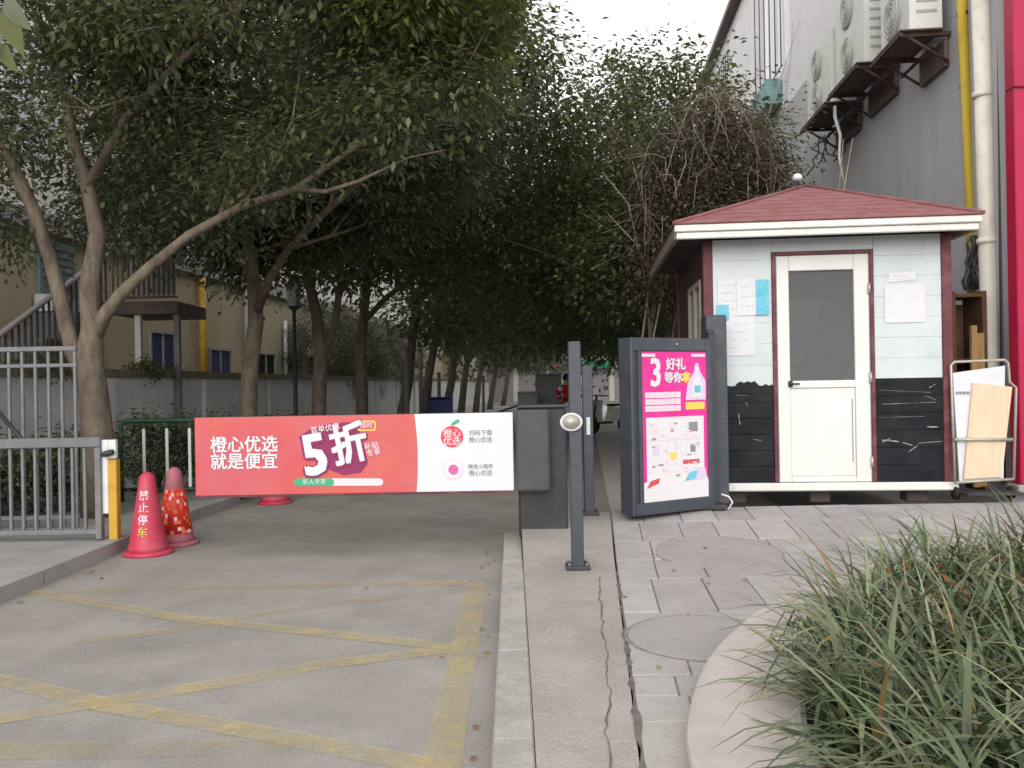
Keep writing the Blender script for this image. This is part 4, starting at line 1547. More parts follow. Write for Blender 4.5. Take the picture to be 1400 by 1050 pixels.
def ac_unit(label, y, z, L=1.0, H=1.35):
    t = thing('outdoor_unit', label, 'air conditioner', tuple(wp(y, z, .1)), 'air conditioner outdoor units on brackets')
    d0, d1 = .12, .50
    body = wbox(y, y + L, z, z + H, d0, d1)
    body.build('casing', M['ac_white'], t)
    for k in (0, 1):
        cc = wp(y + L * .55, z + H * (.27 + .46 * k), d1)
        nx_ = Vector((-1, SL, 0)).normalized()
        T = Matrix.Translation(cc) @ Vector((0, 0, 1)).rotation_difference(nx_).to_matrix().to_4x4()
        g = MB().lathe([(.27, -.01), (.285, .012), (.26, .02), (.05, .03)], 24, T)
        g = g.build('fan_grille', M['ac_dark'], t)
        mb = MB()
        for rr in (.06, .12, .18, .24):
            ring = [T @ Vector((rr * math.cos(a * .5236), rr * math.sin(a * .5236), .034)) for a in range(13)]
            mb.tube(ring, .006, 4)
        mb.build('grille_ring', M['ac_white'], g)
    # louvres and service lines on the end that faces the gate
    for k in range(7):
        zz = z + .2 + k * .13
        mb = MB()
        wbox(y - .008, y - .001, zz, zz + .035, d0 + .06, d1 - .08, mb=mb)
        mb.build('side_louvre', mat_side, t)
    wbox(y - .02, y - .001, z + H - .32, z + H - .2, d0 + .1, d0 + .3).build('service_cover', M['grey_print'], t)
    # bracket: two side arms, tray frame, braces
    for yy_ in (y + .04, y + L - .09):
        mb = MB()
        wbox(yy_, yy_ + .05, z - .07, z - .02, 0.0, d1 + .1, mb=mb)
        mb.tube([wp(yy_ + .025, z - .05, d1 + .02), wp(yy_ + .025, z - .38, .03)], .018, 6)
        mb.build('bracket', M['bracket'], t)
    wbox(y - .03, y + L + .03, z - .018, z - .001, .12, d1 + .12).build('tray', M['tray'], t)
    mb = MB()
    wbox(y - .05, y + L + .05, z - .09, z - .05, d1 + .101, d1 + .14, mb=mb)
    wbox(y - .05, y + L + .05, z - .24, z - .21, .22, .25, mb=mb)
    mb.build('cross_rail', M['bracket'], t)
    wbox(y + .1, y + L - .1, z - .42, z - .1, .01, .06).build('brown_plate', M['tray'], t)  # brown plate flat on the wall below the tray
    return t


mat_side = mat('cool_grey_louvre', (0.36, 0.37, 0.37), rough=.5)
ac_unit('nearest air conditioner unit, highest in view, cut by the top of the photo', 9.95, 5.60, .95, 1.4)
ac_unit('middle air conditioner unit of the three on the grey wall', 11.55, 5.83, 1.3, 1.45)
ac_unit('farthest and lowest looking air conditioner unit, with hanging hose', 13.1, 5.80, 1.4, 1.2)
mb = MB()
a = P(1180, 150, 13.0)
hz_ = [wp(13.1, a.z + .1, .45), wp(13.0, a.z - .1, .48), wp(12.95, a.z - .4, .42), wp(12.9, a.z - .75, .46), wp(12.9, a.z - 1.15, .40)]
mb.tube(hz_, [.03, .028, .024, .02, .02], 8)
tag(mb.build('drain_hose', M['ac_white']), 'pale drain hose dangling under the farthest outdoor unit', 'hose')
mb = MB()
rr = random.Random(4)
for k in range(7):
    y0 = 13.3 + rr.uniform(0, .8)
    pts = [wp(y0, 5.5, .3 + rr.uniform(-.1, .2))]
    for j in range(5):
        pts.append(pts[-1] + Vector((rr.uniform(-.12, .12), rr.uniform(-.15, .15), -rr.uniform(.05, .16))))
    mb.tube(pts, .014, 5)
tag(mb.build('cable_tangle', M['bracket']), 'tangle of dark loose cables below the farthest outdoor unit', 'cables')

# pipes
t = thing('yellow_pipe', 'yellow gas pipe running down the grey wall beside the white pipe', 'pipe', (5.28, 9.62, 0))
mb = MB().tube([P(1313, -40, 9.6), P(1328, 300, 9.55), P(1330, 420, 9.55)], .055, 12)
mb.build('pipe_run', M['yellow_pipe'], t)
for (px_, py_) in ((1316, 20), (1320, 118), (1324, 200)):
    q = P(px_, py_, 9.6)
    MB().lathe([(.062, -.025), (.062, .025)], 12, Matrix.Translation(q)).build('clamp', M['bracket'], t)
t = thing('white_pipe', 'thick cream white drainpipe right of the booth', 'pipe', (5.2, 9.1, .2))
mb = MB().tube([P(1339, -40, 9.1), P(1349, 300, 9.1), P(1354, 500, 9.1), P(1356, 640, 9.1)], .09, 16)
mb.build('pipe_run', M['white_pipe'], t)
for py_ in (130, 330):
    q = P(1338 + (py_ / 300) * 10, py_, 9.1)
    MB().lathe([(.098, -.03), (.104, 0), (.098, .03)], 16, Matrix.Translation(q)).build('collar', M['white_pipe'], t)
    MB().box(q.x, q.x + .16, q.y - .02, q.y + .02, q.z - .015, q.z + .015).build('clamp', M['chrome'], t)
t = thing('dark_conduit', 'thin dark conduit on the wall edge right of the white pipe', 'conduit', (5.25, 8.9, 0))
MB().tube([P(1366, -40, 8.9), P(1372, 560, 8.9), P(1373, 660, 8.9)], .03, 8).build('pipe_run', M['grey_dark'], t)
# crimson sign panel
t = thing('sign_panel', 'tall crimson pink sign panel at the right edge', 'sign', (5.9, 8.5, .24))
xa = P(1386, 340, 8.5).x
zs = P(1390, 121, 8.5).z
MB().box(xa, xa + 1.6, 8.45, 8.62, P(1390, 662, 8.5).z, zs - .02, .01).build('lower_panel', M['sign_pink'], t)
MB().box(xa + .004, xa + 1.6, 8.45, 8.62, zs, 7.5, .01).build('upper_panel', M['sign_pink'], t)
MB().box(xa + .01, xa + 1.59, 8.47, 8.62, zs - .018, zs - .002).build('seam', M['maroon'], t)
MB().box(xa - .03, xa + 1.6, 8.44, 8.64, .18, P(1390, 662, 8.5).z - .002, .01).build('plinth', M['kerb'], t)

# trolley with boards, and the junk beside the booth
TY = 7.75
t = thing('hand_trolley', 'folding tube trolley parked against the booth corner, loaded with boards', 'trolley', (P(1345, 650, TY).x, TY, .24))
a, b, c, d = P(1300, 495, TY), P(1378, 492, TY), P(1386, 655, TY - .05), P(1306, 660, TY - .05)
mb = MB()
mb.tube([d, P(1302, 560, TY), a + Vector((0, 0, -.03)), a + Vector((.03, 0, .0)), b + Vector((-.03, 0, 0)), b + Vector((0, 0, -.03)),
         P(1380, 522, TY), P(1389, 530, TY), c], .013, 8)
mb.build('tube_frame', M['chrome'], t)
MB().tube([P(1304, 601, TY - .06), P(1384, 601, TY - .06)], .016, 8).build('cross_bar', M['chrome'], t)
MB().tube([d, c], .013, 8).build('cross_bar', M['chrome'], t)
mb = MB()
q0, q1 = P(1308, 664, TY), P(1384, 662, TY)
mb.box(q0.x, q1.x, TY - .2, TY + .05, .30, .325, .005)
mb.build('toe_plate', M['cab'], t)
for q in (q0, q1):
    MB().lathe([(.055, -.02), (.06, -.012), (.06, .012), (.055, .02)], 16, Matrix.Translation((q.x, TY + .02, .30)) @ Matrix.Rotation(R(90), 4, 'Y')).build('wheel', M['rubber'], t)


def board(name, label, pts, Y0, Y1, th, m, cat):
    (x0, y0), (x1, y1), (x2, y2), (x3, y3) = pts
    q = [P(x0, y0, Y0), P(x1, y1, Y0), P(x2, y2, Y1), P(x3, y3, Y1)]
    o = MB().prism(q, (0, th, 0)).build(name, M[m])
    return tag(o, label, cat)


o = board('foam_board', 'white foam sheet with a dark printed mark standing in the trolley',
          [(1312, 658), (1372, 657), (1374, 500), (1303, 510)], 7.73, 7.73, .02, 'foam', 'board')
mb = MB()
for k in range(4):
    q = P(1307 + k * 5, 537, 7.725)
    mb.box(q.x, q.x + .025, 7.722, 7.7285, q.z - .012, q.z + .012)
tag(mb.build('printed_mark', M['grey_print'], o), kind='stuff')
board('plywood_board', 'pale plywood board leaning on the trolley in front of the foam sheet',
      [(1318, 655), (1370, 652), (1384, 529), (1330, 523)], 7.70, 7.71, .018, 'ply', 'board')
t = thing('storage_rack', 'dark brown wooden rack of junk between booth and grey wall', 'rack', (4.85, 9.0, .2))
x0, x1 = P(1301, 450, 8.9).x, P(1350, 450, 8.9).x
for x in (x0, x1 - .05):
    MB().box(x, x + .05, 8.9, 9.3, .15, P(1310, 398, 8.9).z, .005).build('upright', M['wood_dark'], t)
for zz in (.45, 1.05, 1.55, P(1310, 400, 8.9).z - .05):
    MB().box(x0 + .051, x1 - .051, 8.9, 9.3, zz, zz + .04, .004).build('shelf', M['wood_dark'], t)
MB().box(x0 + .06, x1 - .06, 9.28, 9.3, .2, 2.2).build('back_board', M['wood_dark'], t)
o = MB().box(P(1327, 450, 8.75).x, P(1335, 450, 8.75).x, 8.73, 8.78, .22, P(1330, 445, 8.75).z, .005).build('timber_batten', M['wood'])
tag(o, 'upright bare timber batten standing before the dark rack', 'batten')
o = MB().box(P(1334, 450, 8.8).x, P(1346, 450, 8.8).x, 8.8, 8.83, .22, P(1330, 455, 8.75).z, .005).build('timber_plank', M['wood'])
tag(o, 'brown plank behind the white pipe beside the dark rack', 'plank')
mb = MB()
for k in range(9):
    p0 = P(1326 + rr.uniform(0, 14), 322, 9.3)
    pts = [p0]
    for j in range(6):
        pts.append(pts[-1] + Vector((rr.uniform(-.05, .05), rr.uniform(-.04, .04), -.1)))
    mb.tube(pts, .016, 5)
tag(mb.build('cable_bundle', M['grey_dark']), 'bundle of black cables hanging under the booth eave by the wall', 'cables')

# ================================================================== LEFT: GATE, FENCE, CONES
GY = 7.2
t = thing('sliding_gate', 'low grey steel bar gate with thick top rail at the left', 'gate', (P(60, 735, GY).x, GY, .1))
x1 = P(140, 660, GY).x
x0 = P(-140, 660, GY).x
zt_, zl_ = P(70, 599, GY).z, P(70, 736, GY).z
MB().box(x0, x1, GY - .03, GY + .03, zt_ - .085, zt_, .008).build('top_rail', M['steel_dark'], t)
MB().box(x0, x1 - .05, GY - .025, GY + .025, zl_ + .03, zl_ + .075, .006).build('bottom_rail', M['steel'], t)
MB().box(x1 - .055, x1, GY - .032, GY + .032, zl_ - .01, zt_ - .087, .006).build('end_post', M['steel'], t)
x = x1 - .15
while x > x0:
    MB().box(x - .012, x + .012, GY - .012, GY + .012, zl_ + .076, zt_ - .086, .002).build('bar', M['steel'], t)
    x -= .108
HY = 7.9
t = thing('railing_fence', 'taller thin grey bar fence rising behind the low gate', 'fence', (P(50, 600, HY).x, HY, .1))
x1 = P(106, 540, HY).x
x0 = P(-120, 540, HY).x
zt_ = P(50, 474, HY).z
MB().box(x0, x1, HY - .02, HY + .02, zt_ - .045, zt_, .005).build('top_rail', M['steel'], t)
MB().box(x0, x1, HY - .015, HY + .015, zt_ - .20, zt_ - .165, .005).build('middle_rail', M['steel'], t)
MB().box(x0, x1, HY - .02, HY + .02, .18, .22, .005).build('bottom_rail', M['steel'], t)
x = x1 - .02
while x > x0:
    MB().box(x - .013, x + .013, HY - .012, HY + .012, .11, zt_ - .046, .002).build('bar', M['steel'], t)
    x -= .126
# leaning dark rod between the fences
o = MB().tube([P(-5, 560, 7.6), P(26, 596, 7.5), P(60, 640, 7.4)], .02, 6).build('leaning_rod', M['cab'])
tag(o, 'thin dark rod leaning across the fence bars at the far left', 'rod')
yb_ = G(157, 738, .1)
t = thing('gate_post', 'ochre yellow gate post with a white sheet tied to it', 'post', (yb_.x, yb_.y, .1))
MB().box(yb_.x - .038, yb_.x + .038, yb_.y - .03, yb_.y + .045, .10, P(155, 628, yb_.y).z, .006).build('post_tube', M['yellow_paint'], t)
a, b = P(139, 702, yb_.y), P(158, 601, yb_.y)
MB().box(a.x - .01, yb_.x - .04, yb_.y - .02, yb_.y + .02, a.z, b.z, .004).build('white_sheet', M['white_paint'], t)
MB().box(yb_.x - .039, b.x + .01, yb_.y - .02, yb_.y + .02, P(155, 627, yb_.y).z + .002, b.z, .004).build('white_sheet', M['white_paint'], t)
q = P(151, 619, yb_.y)
MB().lathe([(.02, -.05), (.026, -.03), (.026, .03), (.02, .05)], 10, Matrix.Translation((q.x, yb_.y - .05, q.z)) @ Matrix.Rotation(R(75), 4, 'Y')).build('latch', M['cab'], t)

FYn = 9.7
t = thing('green_barrier_fence', 'dark green crowd barrier with white bars beside the barrier arm', 'fence', (P(215, 680, FYn).x, FYn, .1))
x0, x1 = P(166, 620, FYn).x, P(330, 620, FYn).x
zt_ = P(215, 575, FYn).z
zm_ = P(215, 669, FYn).z
mb = MB()
mb.tube([(x0, FYn, .1), (x0, FYn, zt_ - .06), (x0 + .02, FYn, zt_ - .015), (x0 + .07, FYn, zt_), (x1 - .07, FYn, zt_), (x1, FYn, zt_ - .06), (x1, FYn, .1)], .026, 8)
mb.build('tube_frame', M['green_paint'], t)
MB().tube([(x0, FYn, zm_), (x1, FYn, zm_)], .02, 8).build('lower_rail', M['green_paint'], t)
for px_ in (197, 228.5, 259.5, 291, 322):
    x = P(px_, 620, FYn).x
    MB().box(x - .017, x + .017, FYn - .008, FYn + .008, zm_ + .02, zt_ - .095, .003).build('white_bar', M['white_paint'], t)
    MB().box(x - .012, x + .012, FYn - .006, FYn + .006, zt_ - .094, zt_ - .02, .003).build('green_bar', M['green_paint'], t)


def cone(label, px, py, H, body, band=False, words=None):
    b = G(px, py, 0)
    t = thing('traffic_cone', label, 'traffic cone', (b.x, b.y, 0), 'traffic cones by the barrier')
    rb, rt = H * .245, H * .075
    T = Matrix.Translation(b)
    prof = [(rb * 1.02, .03), (rb * .93, .07), (rb * .85, .12), (rt * 1.45, H * .80), (rt * 1.15, H * .95), (rt * .7, H * .985), (rt * .3, H)]
    MB().lathe(prof, 32, T).build('cone_body', M[body], t)
    sq = H * .29
    ba = MB()
    ba.lathe([(sq, 0), (sq * 1.02, .015), (sq * .98, .03), (rb * 1.03, .036)], 32, T)
    ba.build('base', M[body], t)

    def rad(z):
        for (r0, z0), (r1, z1) in zip(prof[:-1], prof[1:]):
            if z0 <= z <= z1:
                return r0 + (r1 - r0) * (z - z0) / (z1 - z0)
        return rt

    if band:
        za, zb_ = H * .16, H * .72
        nz, na = 13, 30
        for k in range(nz):
            for j in range(na):
                if random.random() > .24: continue
                z0, z1 = za + (zb_ - za) * k / nz, za + (zb_ - za) * (k + 1) / nz
                a0, a1 = 2 * math.pi * j / na, 2 * math.pi * (j + 1) / na
                vs = []
                for (a_, z_) in ((a0, z0), (a1, z0), (a1, z1), (a0, z1)):
                    r_ = rad(z_) + .006
                    vs.append(b + Vector((math.cos(a_) * r_, math.sin(a_) * r_, z_)))
                mb_list.append((vs, (k * 3 + j) % 4))
        mbw, mbo = MB(), MB()
        for vs, kk in mb_list:
            (mbw if kk else mbo).add(vs, [(0, 1, 2, 3)])
        MB().lathe([(rad(za) + .003, za), (rad(zb_) + .003, zb_)], 32, T).build('reflective_sleeve', M['refl_red'], t)
        tag(mbo.build('pale_patches', M['pale_print'], t), kind='stuff')
        tag(mbw.build('orange_patches', mat('orange_patch', (.75, .16, .05), rough=.4), t), kind='stuff')
        mb_list.clear()
    if words:
        for i, ch in enumerate(words):
            zc_ = H * (.72 - i * .145)
            a0 = math.atan2(-b.y, -b.x) - .35

            def wrap(q, zc_=zc_, a0=a0):
                z_ = zc_ + q.y
                r_ = rad(z_) + .002 + q.z
                an = a0 + q.x / max(r_, .03)
                return Vector((b.x + math.cos(an) * r_, b.y + math.sin(an) * r_, z_))
            text(ch, H * .125, M['pale_print'] if i < 3 else M['gold'], t, None, wrap=wrap, bold=.01)
    return t


mb_list = []
cone('faded pink traffic cone with white characters, nearest the camera', 203, 757, .70, 'cone_pink', words='禁止停车')
cone('mauve topped cone with red and orange reflective sleeve', 240, 744, .70, 'cone_mauve', band=True)
cone('pink cone mostly hidden behind the red barrier arm', 376, 688, .70, 'cone_pink')

# ================================================================== LEFT: LOW WALL, BUILDING, STAIR
def wl(y, off): return -off + SL * y


lw = thing('boundary_wall', 'long low grey white rendered wall with mossy coping along the lane', 'wall', (wl(15, 7), 15, .1))
W0, W1, WT = 5.0, 60.0, 1.60
mb = MB()
mb.prism([(wl(W0, 7), W0, 0), (wl(W1, 7), W1, 0), (wl(W1, 7.25), W1, 0), (wl(W0, 7.25), W0, 0)], (0, 0, WT))
mb.build('wall_face', M['low_wall'], lw)
y = W0
while y < W1:
    y1 = y + 1.45
    h = random.uniform(-.008, .008)
    mb = MB().prism([(wl(y, 6.93), y + .006, WT + .002), (wl(y1, 6.93), y1, WT + .002), (wl(y1, 7.32), y1, WT + .002), (wl(y, 7.32), y + .006, WT + .002)],
                    (0, 0, .12 + h))
    mb.build('coping_slab', M['low_cap'], lw)
    y = y1
for y in [12 + 3.1 * i for i in range(15)]:
    mb = MB().prism([(wl(y, 6.94), y, .05), (wl(y + .22, 6.94), y + .22, .05), (wl(y + .22, 7.0), y + .22, .05), (wl(y, 7.0), y, .05)], (0, 0, WT - .06))
    mb.build('wall_pier', M['low_wall'], lw)

OB = 9.0
ob = thing('ochre_building', 'ochre and cream rendered building behind the trees on the left', 'building', (wl(18, OB), 18, .1))


def op(y, z, d=0.0):
    n = Vector((1, -SL, 0)).normalized()
    return Vector((wl(y, OB), y, z)) + n * d


def obox(y0, y1, z0, z1, d0, d1, mb=None):
    mb = mb or MB()
    mb.prism([op(y0, z0, d0), op(y1, z0, d0), op(y1, z0, d1), op(y0, z0, d1)], (0, 0, z1 - z0))
    return mb


ZBAND = 4.05
obox(5, 60, -.05, ZBAND, -.5, 0).build('ground_floor_wall', M['ochre_wall'], ob)
obox(5, 60, ZBAND + .302, 12, -.5, -.02).build('upper_wall', M['cream_wall'], ob)
obox(5, 60, ZBAND + .001, ZBAND + .30, -.5, .14).build('string_course', M['band'], ob)
obox(5, 60, -.05, 12, -8, -.502).build('building_core', M['cream_wall'], ob)


def owin(y0, y1, z0, z1, m, fm='band', name='window'):
    mb = MB()
    obox(y0 - .06, y0, z0 - .06, z1 + .06, .0, .05, mb); obox(y1, y1 + .06, z0 - .06, z1 + .06, .0, .05, mb)
    obox(y0 + .001, y1 - .001, z0 - .06, z0, .0, .05, mb); obox(y0 + .001, y1 - .001, z1, z1 + .06, .0, .05, mb)
    obox((y0 + y1) / 2 - .025, (y0 + y1) / 2 + .025, z0 + .001, z1 - .001, .0, .04, mb)
    f = mb.build(name, M[fm], ob)
    obox(y0 + .002, y1 - .002, z0 + .002, z1 - .002, .002, .012).build('pane', M[m], f)


def yat(px): return OB / ((700 - px) / F_PX + SL)


for (a, b, zz0, zz1, m) in ((287, 314, 1.55, 2.35, 'blue_dark'), (351, 375, 1.5, 2.35, 'dark_glass'), (206, 238, .9, 2.6, 'blue_dark'),
                            (420, 440, 1.5, 2.4, 'dark_glass'), (470, 488, 1.5, 2.4, 'dark_glass')):
    owin(yat(a), yat(b), zz0, zz1, m)
for (a, b) in ((20, 75), (150, 190), (270, 300), (345, 370), (410, 432)):
    owin(yat(a), yat(b), 5.3, 7.2, 'window_pale')
mb = obox(yat(52), yat(100), 3.0, 3.95, .01, .07)
sh = mb.build('louvre_shutter', M['teal'], ob)
for k in range(7):
    obox(yat(54), yat(98), 3.06 + k * .125, 3.06 + k * .125 + .08, .071, .085).build('slat', M['steel'], sh)
o = obox(yat(45), yat(72), 2.72, 3.0, .05, .35).build('wall_box', M['white_paint'])
tag(o, 'small white box fixed to the ochre wall under the louvre', 'box')
# awning upstairs
t = thing('window_awning', 'blue violet awning glimpsed through the leaves upstairs', 'awning', tuple(op(yat(180), 6.6)))
ya, yb = yat(185), yat(255)
mb = MB()
mb.prism([op(ya, 7.0, .02), op(yb, 7.0, .02), op(yb, 6.2, 1.1), op(ya, 6.2, 1.1)], (0, 0, .03))
mb.build('canopy', M['awning'], t)
mb = MB()
mb.tube([op(ya, 6.2, 1.1), op(yb, 6.2, 1.1)], .025, 6)
mb.tube([op(ya, 6.2, 1.1), op(ya, 6.0, .02)], .02, 6)
mb.tube([op(yb, 6.2, 1.1), op(yb, 6.0, .02)], .02, 6)
mb.build('awning_frame', M['gutter'], t)
t = thing('yellow_pipe', 'ochre yellow pipe down the ochre building between stair and trees', 'pipe', tuple(op(yat(272), .2)))
y = yat(272)
MB().tube([op(y, 1.2, .12), op(y, 4.0, .12)], .085, 10).build('pipe_run', M['yellow_paint'], t)
t = thing('white_pipe', 'slim white drainpipe on the ochre wall behind the second tree', 'pipe', tuple(op(yat(334), .2)))
y = yat(334)
MB().tube([op(y, 1.2, .1), op(y, 4.0, .1), op(y, 7, .1)], .06, 10).build('pipe_run', M['white_paint'], t)
t = thing('white_pipe', 'white drainpipe on the ochre wall beside the black lamp post', 'pipe', tuple(op(yat(387), .2)))
y = yat(387)
MB().tube([op(y, 1.2, .1), op(y, 3.4, .1)], .06, 10).build('pipe_run', M['white_paint'], t)

# outside stair and landing
ST = 14.0
st = thing('outside_stair', 'outdoor stair with dark railing rising to a fenced landing', 'stair', (P(120, 500, ST).x, ST, .1))
lx0, lx1 = P(152, 410, ST).x, P(243, 410, ST).x
zd_ = P(200, 412, ST).z
MB().box(lx0, lx1, ST, ST + 1.3, zd_ - .22, zd_, .01).build('landing_slab', M['gutter'], st)
for px_ in (186, 239):
    x = P(px_, 450, ST).x
    MB().box(x - .05, x + .05, ST + .05, ST + .15, .1, zd_ - .221, .006).build('column', M['white_paint'] if px_ == 186 else M['steel_dark'], st)
zr = P(200, 345, ST).z
for (xa_, xb_) in ((lx0, lx1),):
    MB().box(xa_, xb_, ST - .03, ST + .02, zr - .05, zr, .006).build('hand_rail', M['gutter'], st)
    MB().box(xa_, xb_, ST - .03, ST + .02, zd_ + .05, zd_ + .09, .006).build('lower_rail', M['gutter'], st)
    x = xa_ + .04
    while x < xb_:
        MB().box(x - .012, x + .012, ST - .02, ST + .005, zd_ + .091, zr - .051).build('baluster', M['gutter'], st)
        x += .085
MB().box(lx0 + .3, lx1 - .05, ST + .03, ST + .05, zd_ + .12, zr - .06).build('landing_sheet', M['band'], st)


def sp_(y, z, d=0.0):                # the stair runs along the building, up and away from the gate
    return Vector((wl(y, 8.05) - d, y, z))


SY0, SY1 = 9.4, 14.0
n = 12
for k in range(n):
    ya, yb = SY0 + (SY1 - SY0) * k / n, SY0 + (SY1 - SY0) * (k + 1) / n - .004
    zt_ = .1 + (zd_ - .1) * (k + 1) / n
    zl_ = max(.1, zt_ - .45)
    mb = MB().prism([sp_(ya, zl_, .06), sp_(yb, zl_, .06), sp_(yb, zl_, .85), sp_(ya, zl_, .85)], (0, 0, zt_ - zl_))
    mb.build('step', M['steel_dark'], st)
ra, rb_ = sp_(SY0, 1.05), sp_(SY1, 3.72)
MB().tube([ra, rb_], .045, 8).build('hand_rail', M['band'], st)
for k in range(34):
    q = ra.lerp(rb_, (k + .5) / 34)
    MB().box(q.x - .014, q.x + .014, q.y - .014, q.y + .014, q.z - .98, q.z - .04).build('baluster', M['gutter'], st)

# ================================================================== LAMP POST
LY = 16.0
lb = P(405, 600, LY)
t = thing('street_lamp', 'black lamp post with lantern between the trees', 'street lamp', (lb.x, LY, .1))
zt_ = P(404, 375, LY).z
MB().tube([(lb.x, LY, .1), (lb.x, LY, .5), (lb.x, LY, zt_ - .7)], [.06, .045, .035], 10).build('pole', M['cab'], t)
z = zt_ - .7
la = MB().lathe([(.05, z), (.11, z + .06), (.12, z + .08)], 6, Matrix.Translation((lb.x, LY, 0)), smooth=False).build('lantern_base', M['green_paint'], t)
MB().lathe([(.11, z + .081), (.16, z + .45)], 6, Matrix.Translation((lb.x, LY, 0)), smooth=False).build('lantern_glass', M['lamp_glass'], t)
MB().lathe([(.18, z + .451), (.18, z + .48), (.08, z + .62), (.02, z + .70)], 6, Matrix.Translation((lb.x, LY, 0)), smooth=False).build('lantern_cap', M['cab'], t)

# ================================================================== TREES
def pl_(pts): return [P(*p) for p in pts]


# tree 1: three stems from one foot, long limb reaching over the lane
Y1 = 8.6
b1 = P(132, 640, Y1); b1.z = .1
limbs = [
    ([b1 + Vector((.02, 0, -.1)), P(133, 590, Y1), P(128, 540, Y1), P(122, 490, Y1), P(126, 450, Y1), P(122, 390, Y1), P(134, 320, Y1), P(120, 255, Y1), P(100, 190, Y1 - .2), P(80, 90, Y1 - .4)],
     [.18, .155, .145, .135, .11, .095, .085, .072, .058, .035]),
    ([P(122, 530, Y1), P(100, 480, Y1), P(88, 430, Y1), P(68, 350, Y1 - .1), P(45, 285, Y1 - .2), P(15, 220, Y1 - .3), P(-30, 120, Y1 - .5)],
     [.09, .085, .078, .07, .066, .055, .03]),
    ([P(127, 470, Y1), P(142, 432, Y1 - .02), P(165, 402, Y1 - .05), P(205, 365, Y1 - .1), P(258, 322, Y1 - .2), P(330, 282, Y1 - .4), P(405, 258, Y1 - .6), P(480, 205, Y1 - .9), P(535, 168, Y1 - 1.05), P(590, 133, Y1 - 1.2), P(640, 88, Y1 - 1.3), P(665, 40, Y1 - 1.35)],
     [.07, .075, .066, .058, .049, .041, .034, .026, .02, .014, .009, .004]),
    ([P(258, 322, Y1 - .2), P(300, 300, Y1), P(320, 240, Y1), P(300, 170, Y1)], [.042, .034, .026, .014]),
    ([P(120, 255, Y1), P(170, 165, Y1 - .3), P(240, 90, Y1 - .6), P(320, 20, Y1 - .9), P(380, -60, Y1 - 1.2)], [.055, .045, .036, .028, .015]),
    ([P(405, 258, Y1 - .6), P(445, 262, Y1 - .8), P(490, 248, Y1 - 1.0), P(560, 215, Y1 - 1.3), P(610, 205, Y1 - 1.4)], [.03, .022, .016, .009, .004]),
    ([P(480, 205, Y1 - .9), P(520, 205, Y1 - .8), P(575, 180, Y1 - .7), P(630, 175, Y1 - .6)], [.018, .013, .009, .004]),
    ([P(330, 282, Y1 - .4), P(370, 230, Y1 - .6), P(400, 165, Y1 - .8), P(410, 100, Y1 - .9)], [.026, .02, .014, .006]),
    ([P(430, 245, Y1 - .7), P(470, 180, Y1 - .8), P(490, 110, Y1 - .9)], [.02, .014, .005]),
]
tree('near left tree with three stems and a long limb over the lane', tuple(b1), limbs,
     [(-5.0, 8.6, 5.1, 2.2, 1.6, 1.5, 105), (-2.7, 8.2, 5.2, 2.3, 1.5, 1.35, 210), (-1.1, 7.9, 5.7, 1.2, 1.4, 1.2, 105), (-6.6, 8.4, 4.6, 1.1, 1.2, 1.0, 40),
      (-3.2, 8.6, 6.5, 2.6, 1.8, 1.0, 60)],
     'leaf', L=.10, W=.045, per=105, spread=.235, twigs=150,
     extra=[([(-.55, 7.4, 4.9, .75, .8, .7, 60)], 'leaf_yel', 85, .22), ([(-3.8, 9.4, 3.6, 1.4, .7, .5, 44), (-4.3, 10.2, 3.5, 1.3, .6, .33, 42), (-6.1, 9.6, 3.3, .7, .5, .3, 14), (-6.0, 9.2, 3.6, .9, .6, .4, 10)], 'leaf_dark', 70, .22), ([(-.75, 7.3, 3.9, .75, .4, .4, 26), (-1.6, 7.7, 3.75, .8, .4, .3, 22), (-2.4, 8.1, 3.5, .7, .4, .25, 14)], 'leaf', 60, .17)], group='plane trees along the left of the lane')  # yellow-green leaves put the crown's sky-lit highlight into leaf colour

Y2 = 12.3
b2 = P(340, 640, Y2); b2.z = .1
limbs = [
    ([b2 + Vector((0, 0, -.1)), P(340, 560, Y2), P(342, 500, Y2), P(350, 440, Y2), P(347, 385, Y2), P(336, 310, Y2), P(330, 240, Y2), P(320, 150, Y2)],
     [.15, .13, .125, .118, .105, .09, .07, .04]),
    ([P(350, 430, Y2), P(366, 385, Y2 - .4), P(395, 340, Y2 - .9), P(450, 285, Y2 - 1.6), P(520, 225, Y2 - 2.1), P(600, 170, Y2 - 2.4)], [.07, .06, .054, .043, .03, .015]),
    ([P(347, 385, Y2), P(320, 330, Y2), P(280, 270, Y2)], [.07, .055, .03]),
]
tree('second left tree with leaning limb, behind the barrier arm', tuple(b2), limbs,
     [(-3.6, 12.3, 6.4, 2.3, 1.6, 1.9, 80), (-1.5, 12, 6.0, 2.2, 1.6, 1.8, 160), (-2.5, 12.2, 4.5, 2.6, 1.4, .8, 95), (-0.9, 11.6, 7.4, 1.1, 1.2, 1.0, 45), (-3.0, 12.8, 4.3, 1.7, 1.0, .8, 70), (-5.3, 12.0, 5.0, 1.2, .8, 1.0, 55), (-4.6, 12.7, 4.1, 1.6, .7, .6, 75), (-3.7, 13.2, 3.6, 1.1, .6, .5, 45)],
     'leaf_dark', L=.12, W=.055, per=95, spread=.27, twigs=100, group='plane trees along the left of the lane')
Y3 = 15.5
b3 = P(436, 620, Y3); b3.z = .1
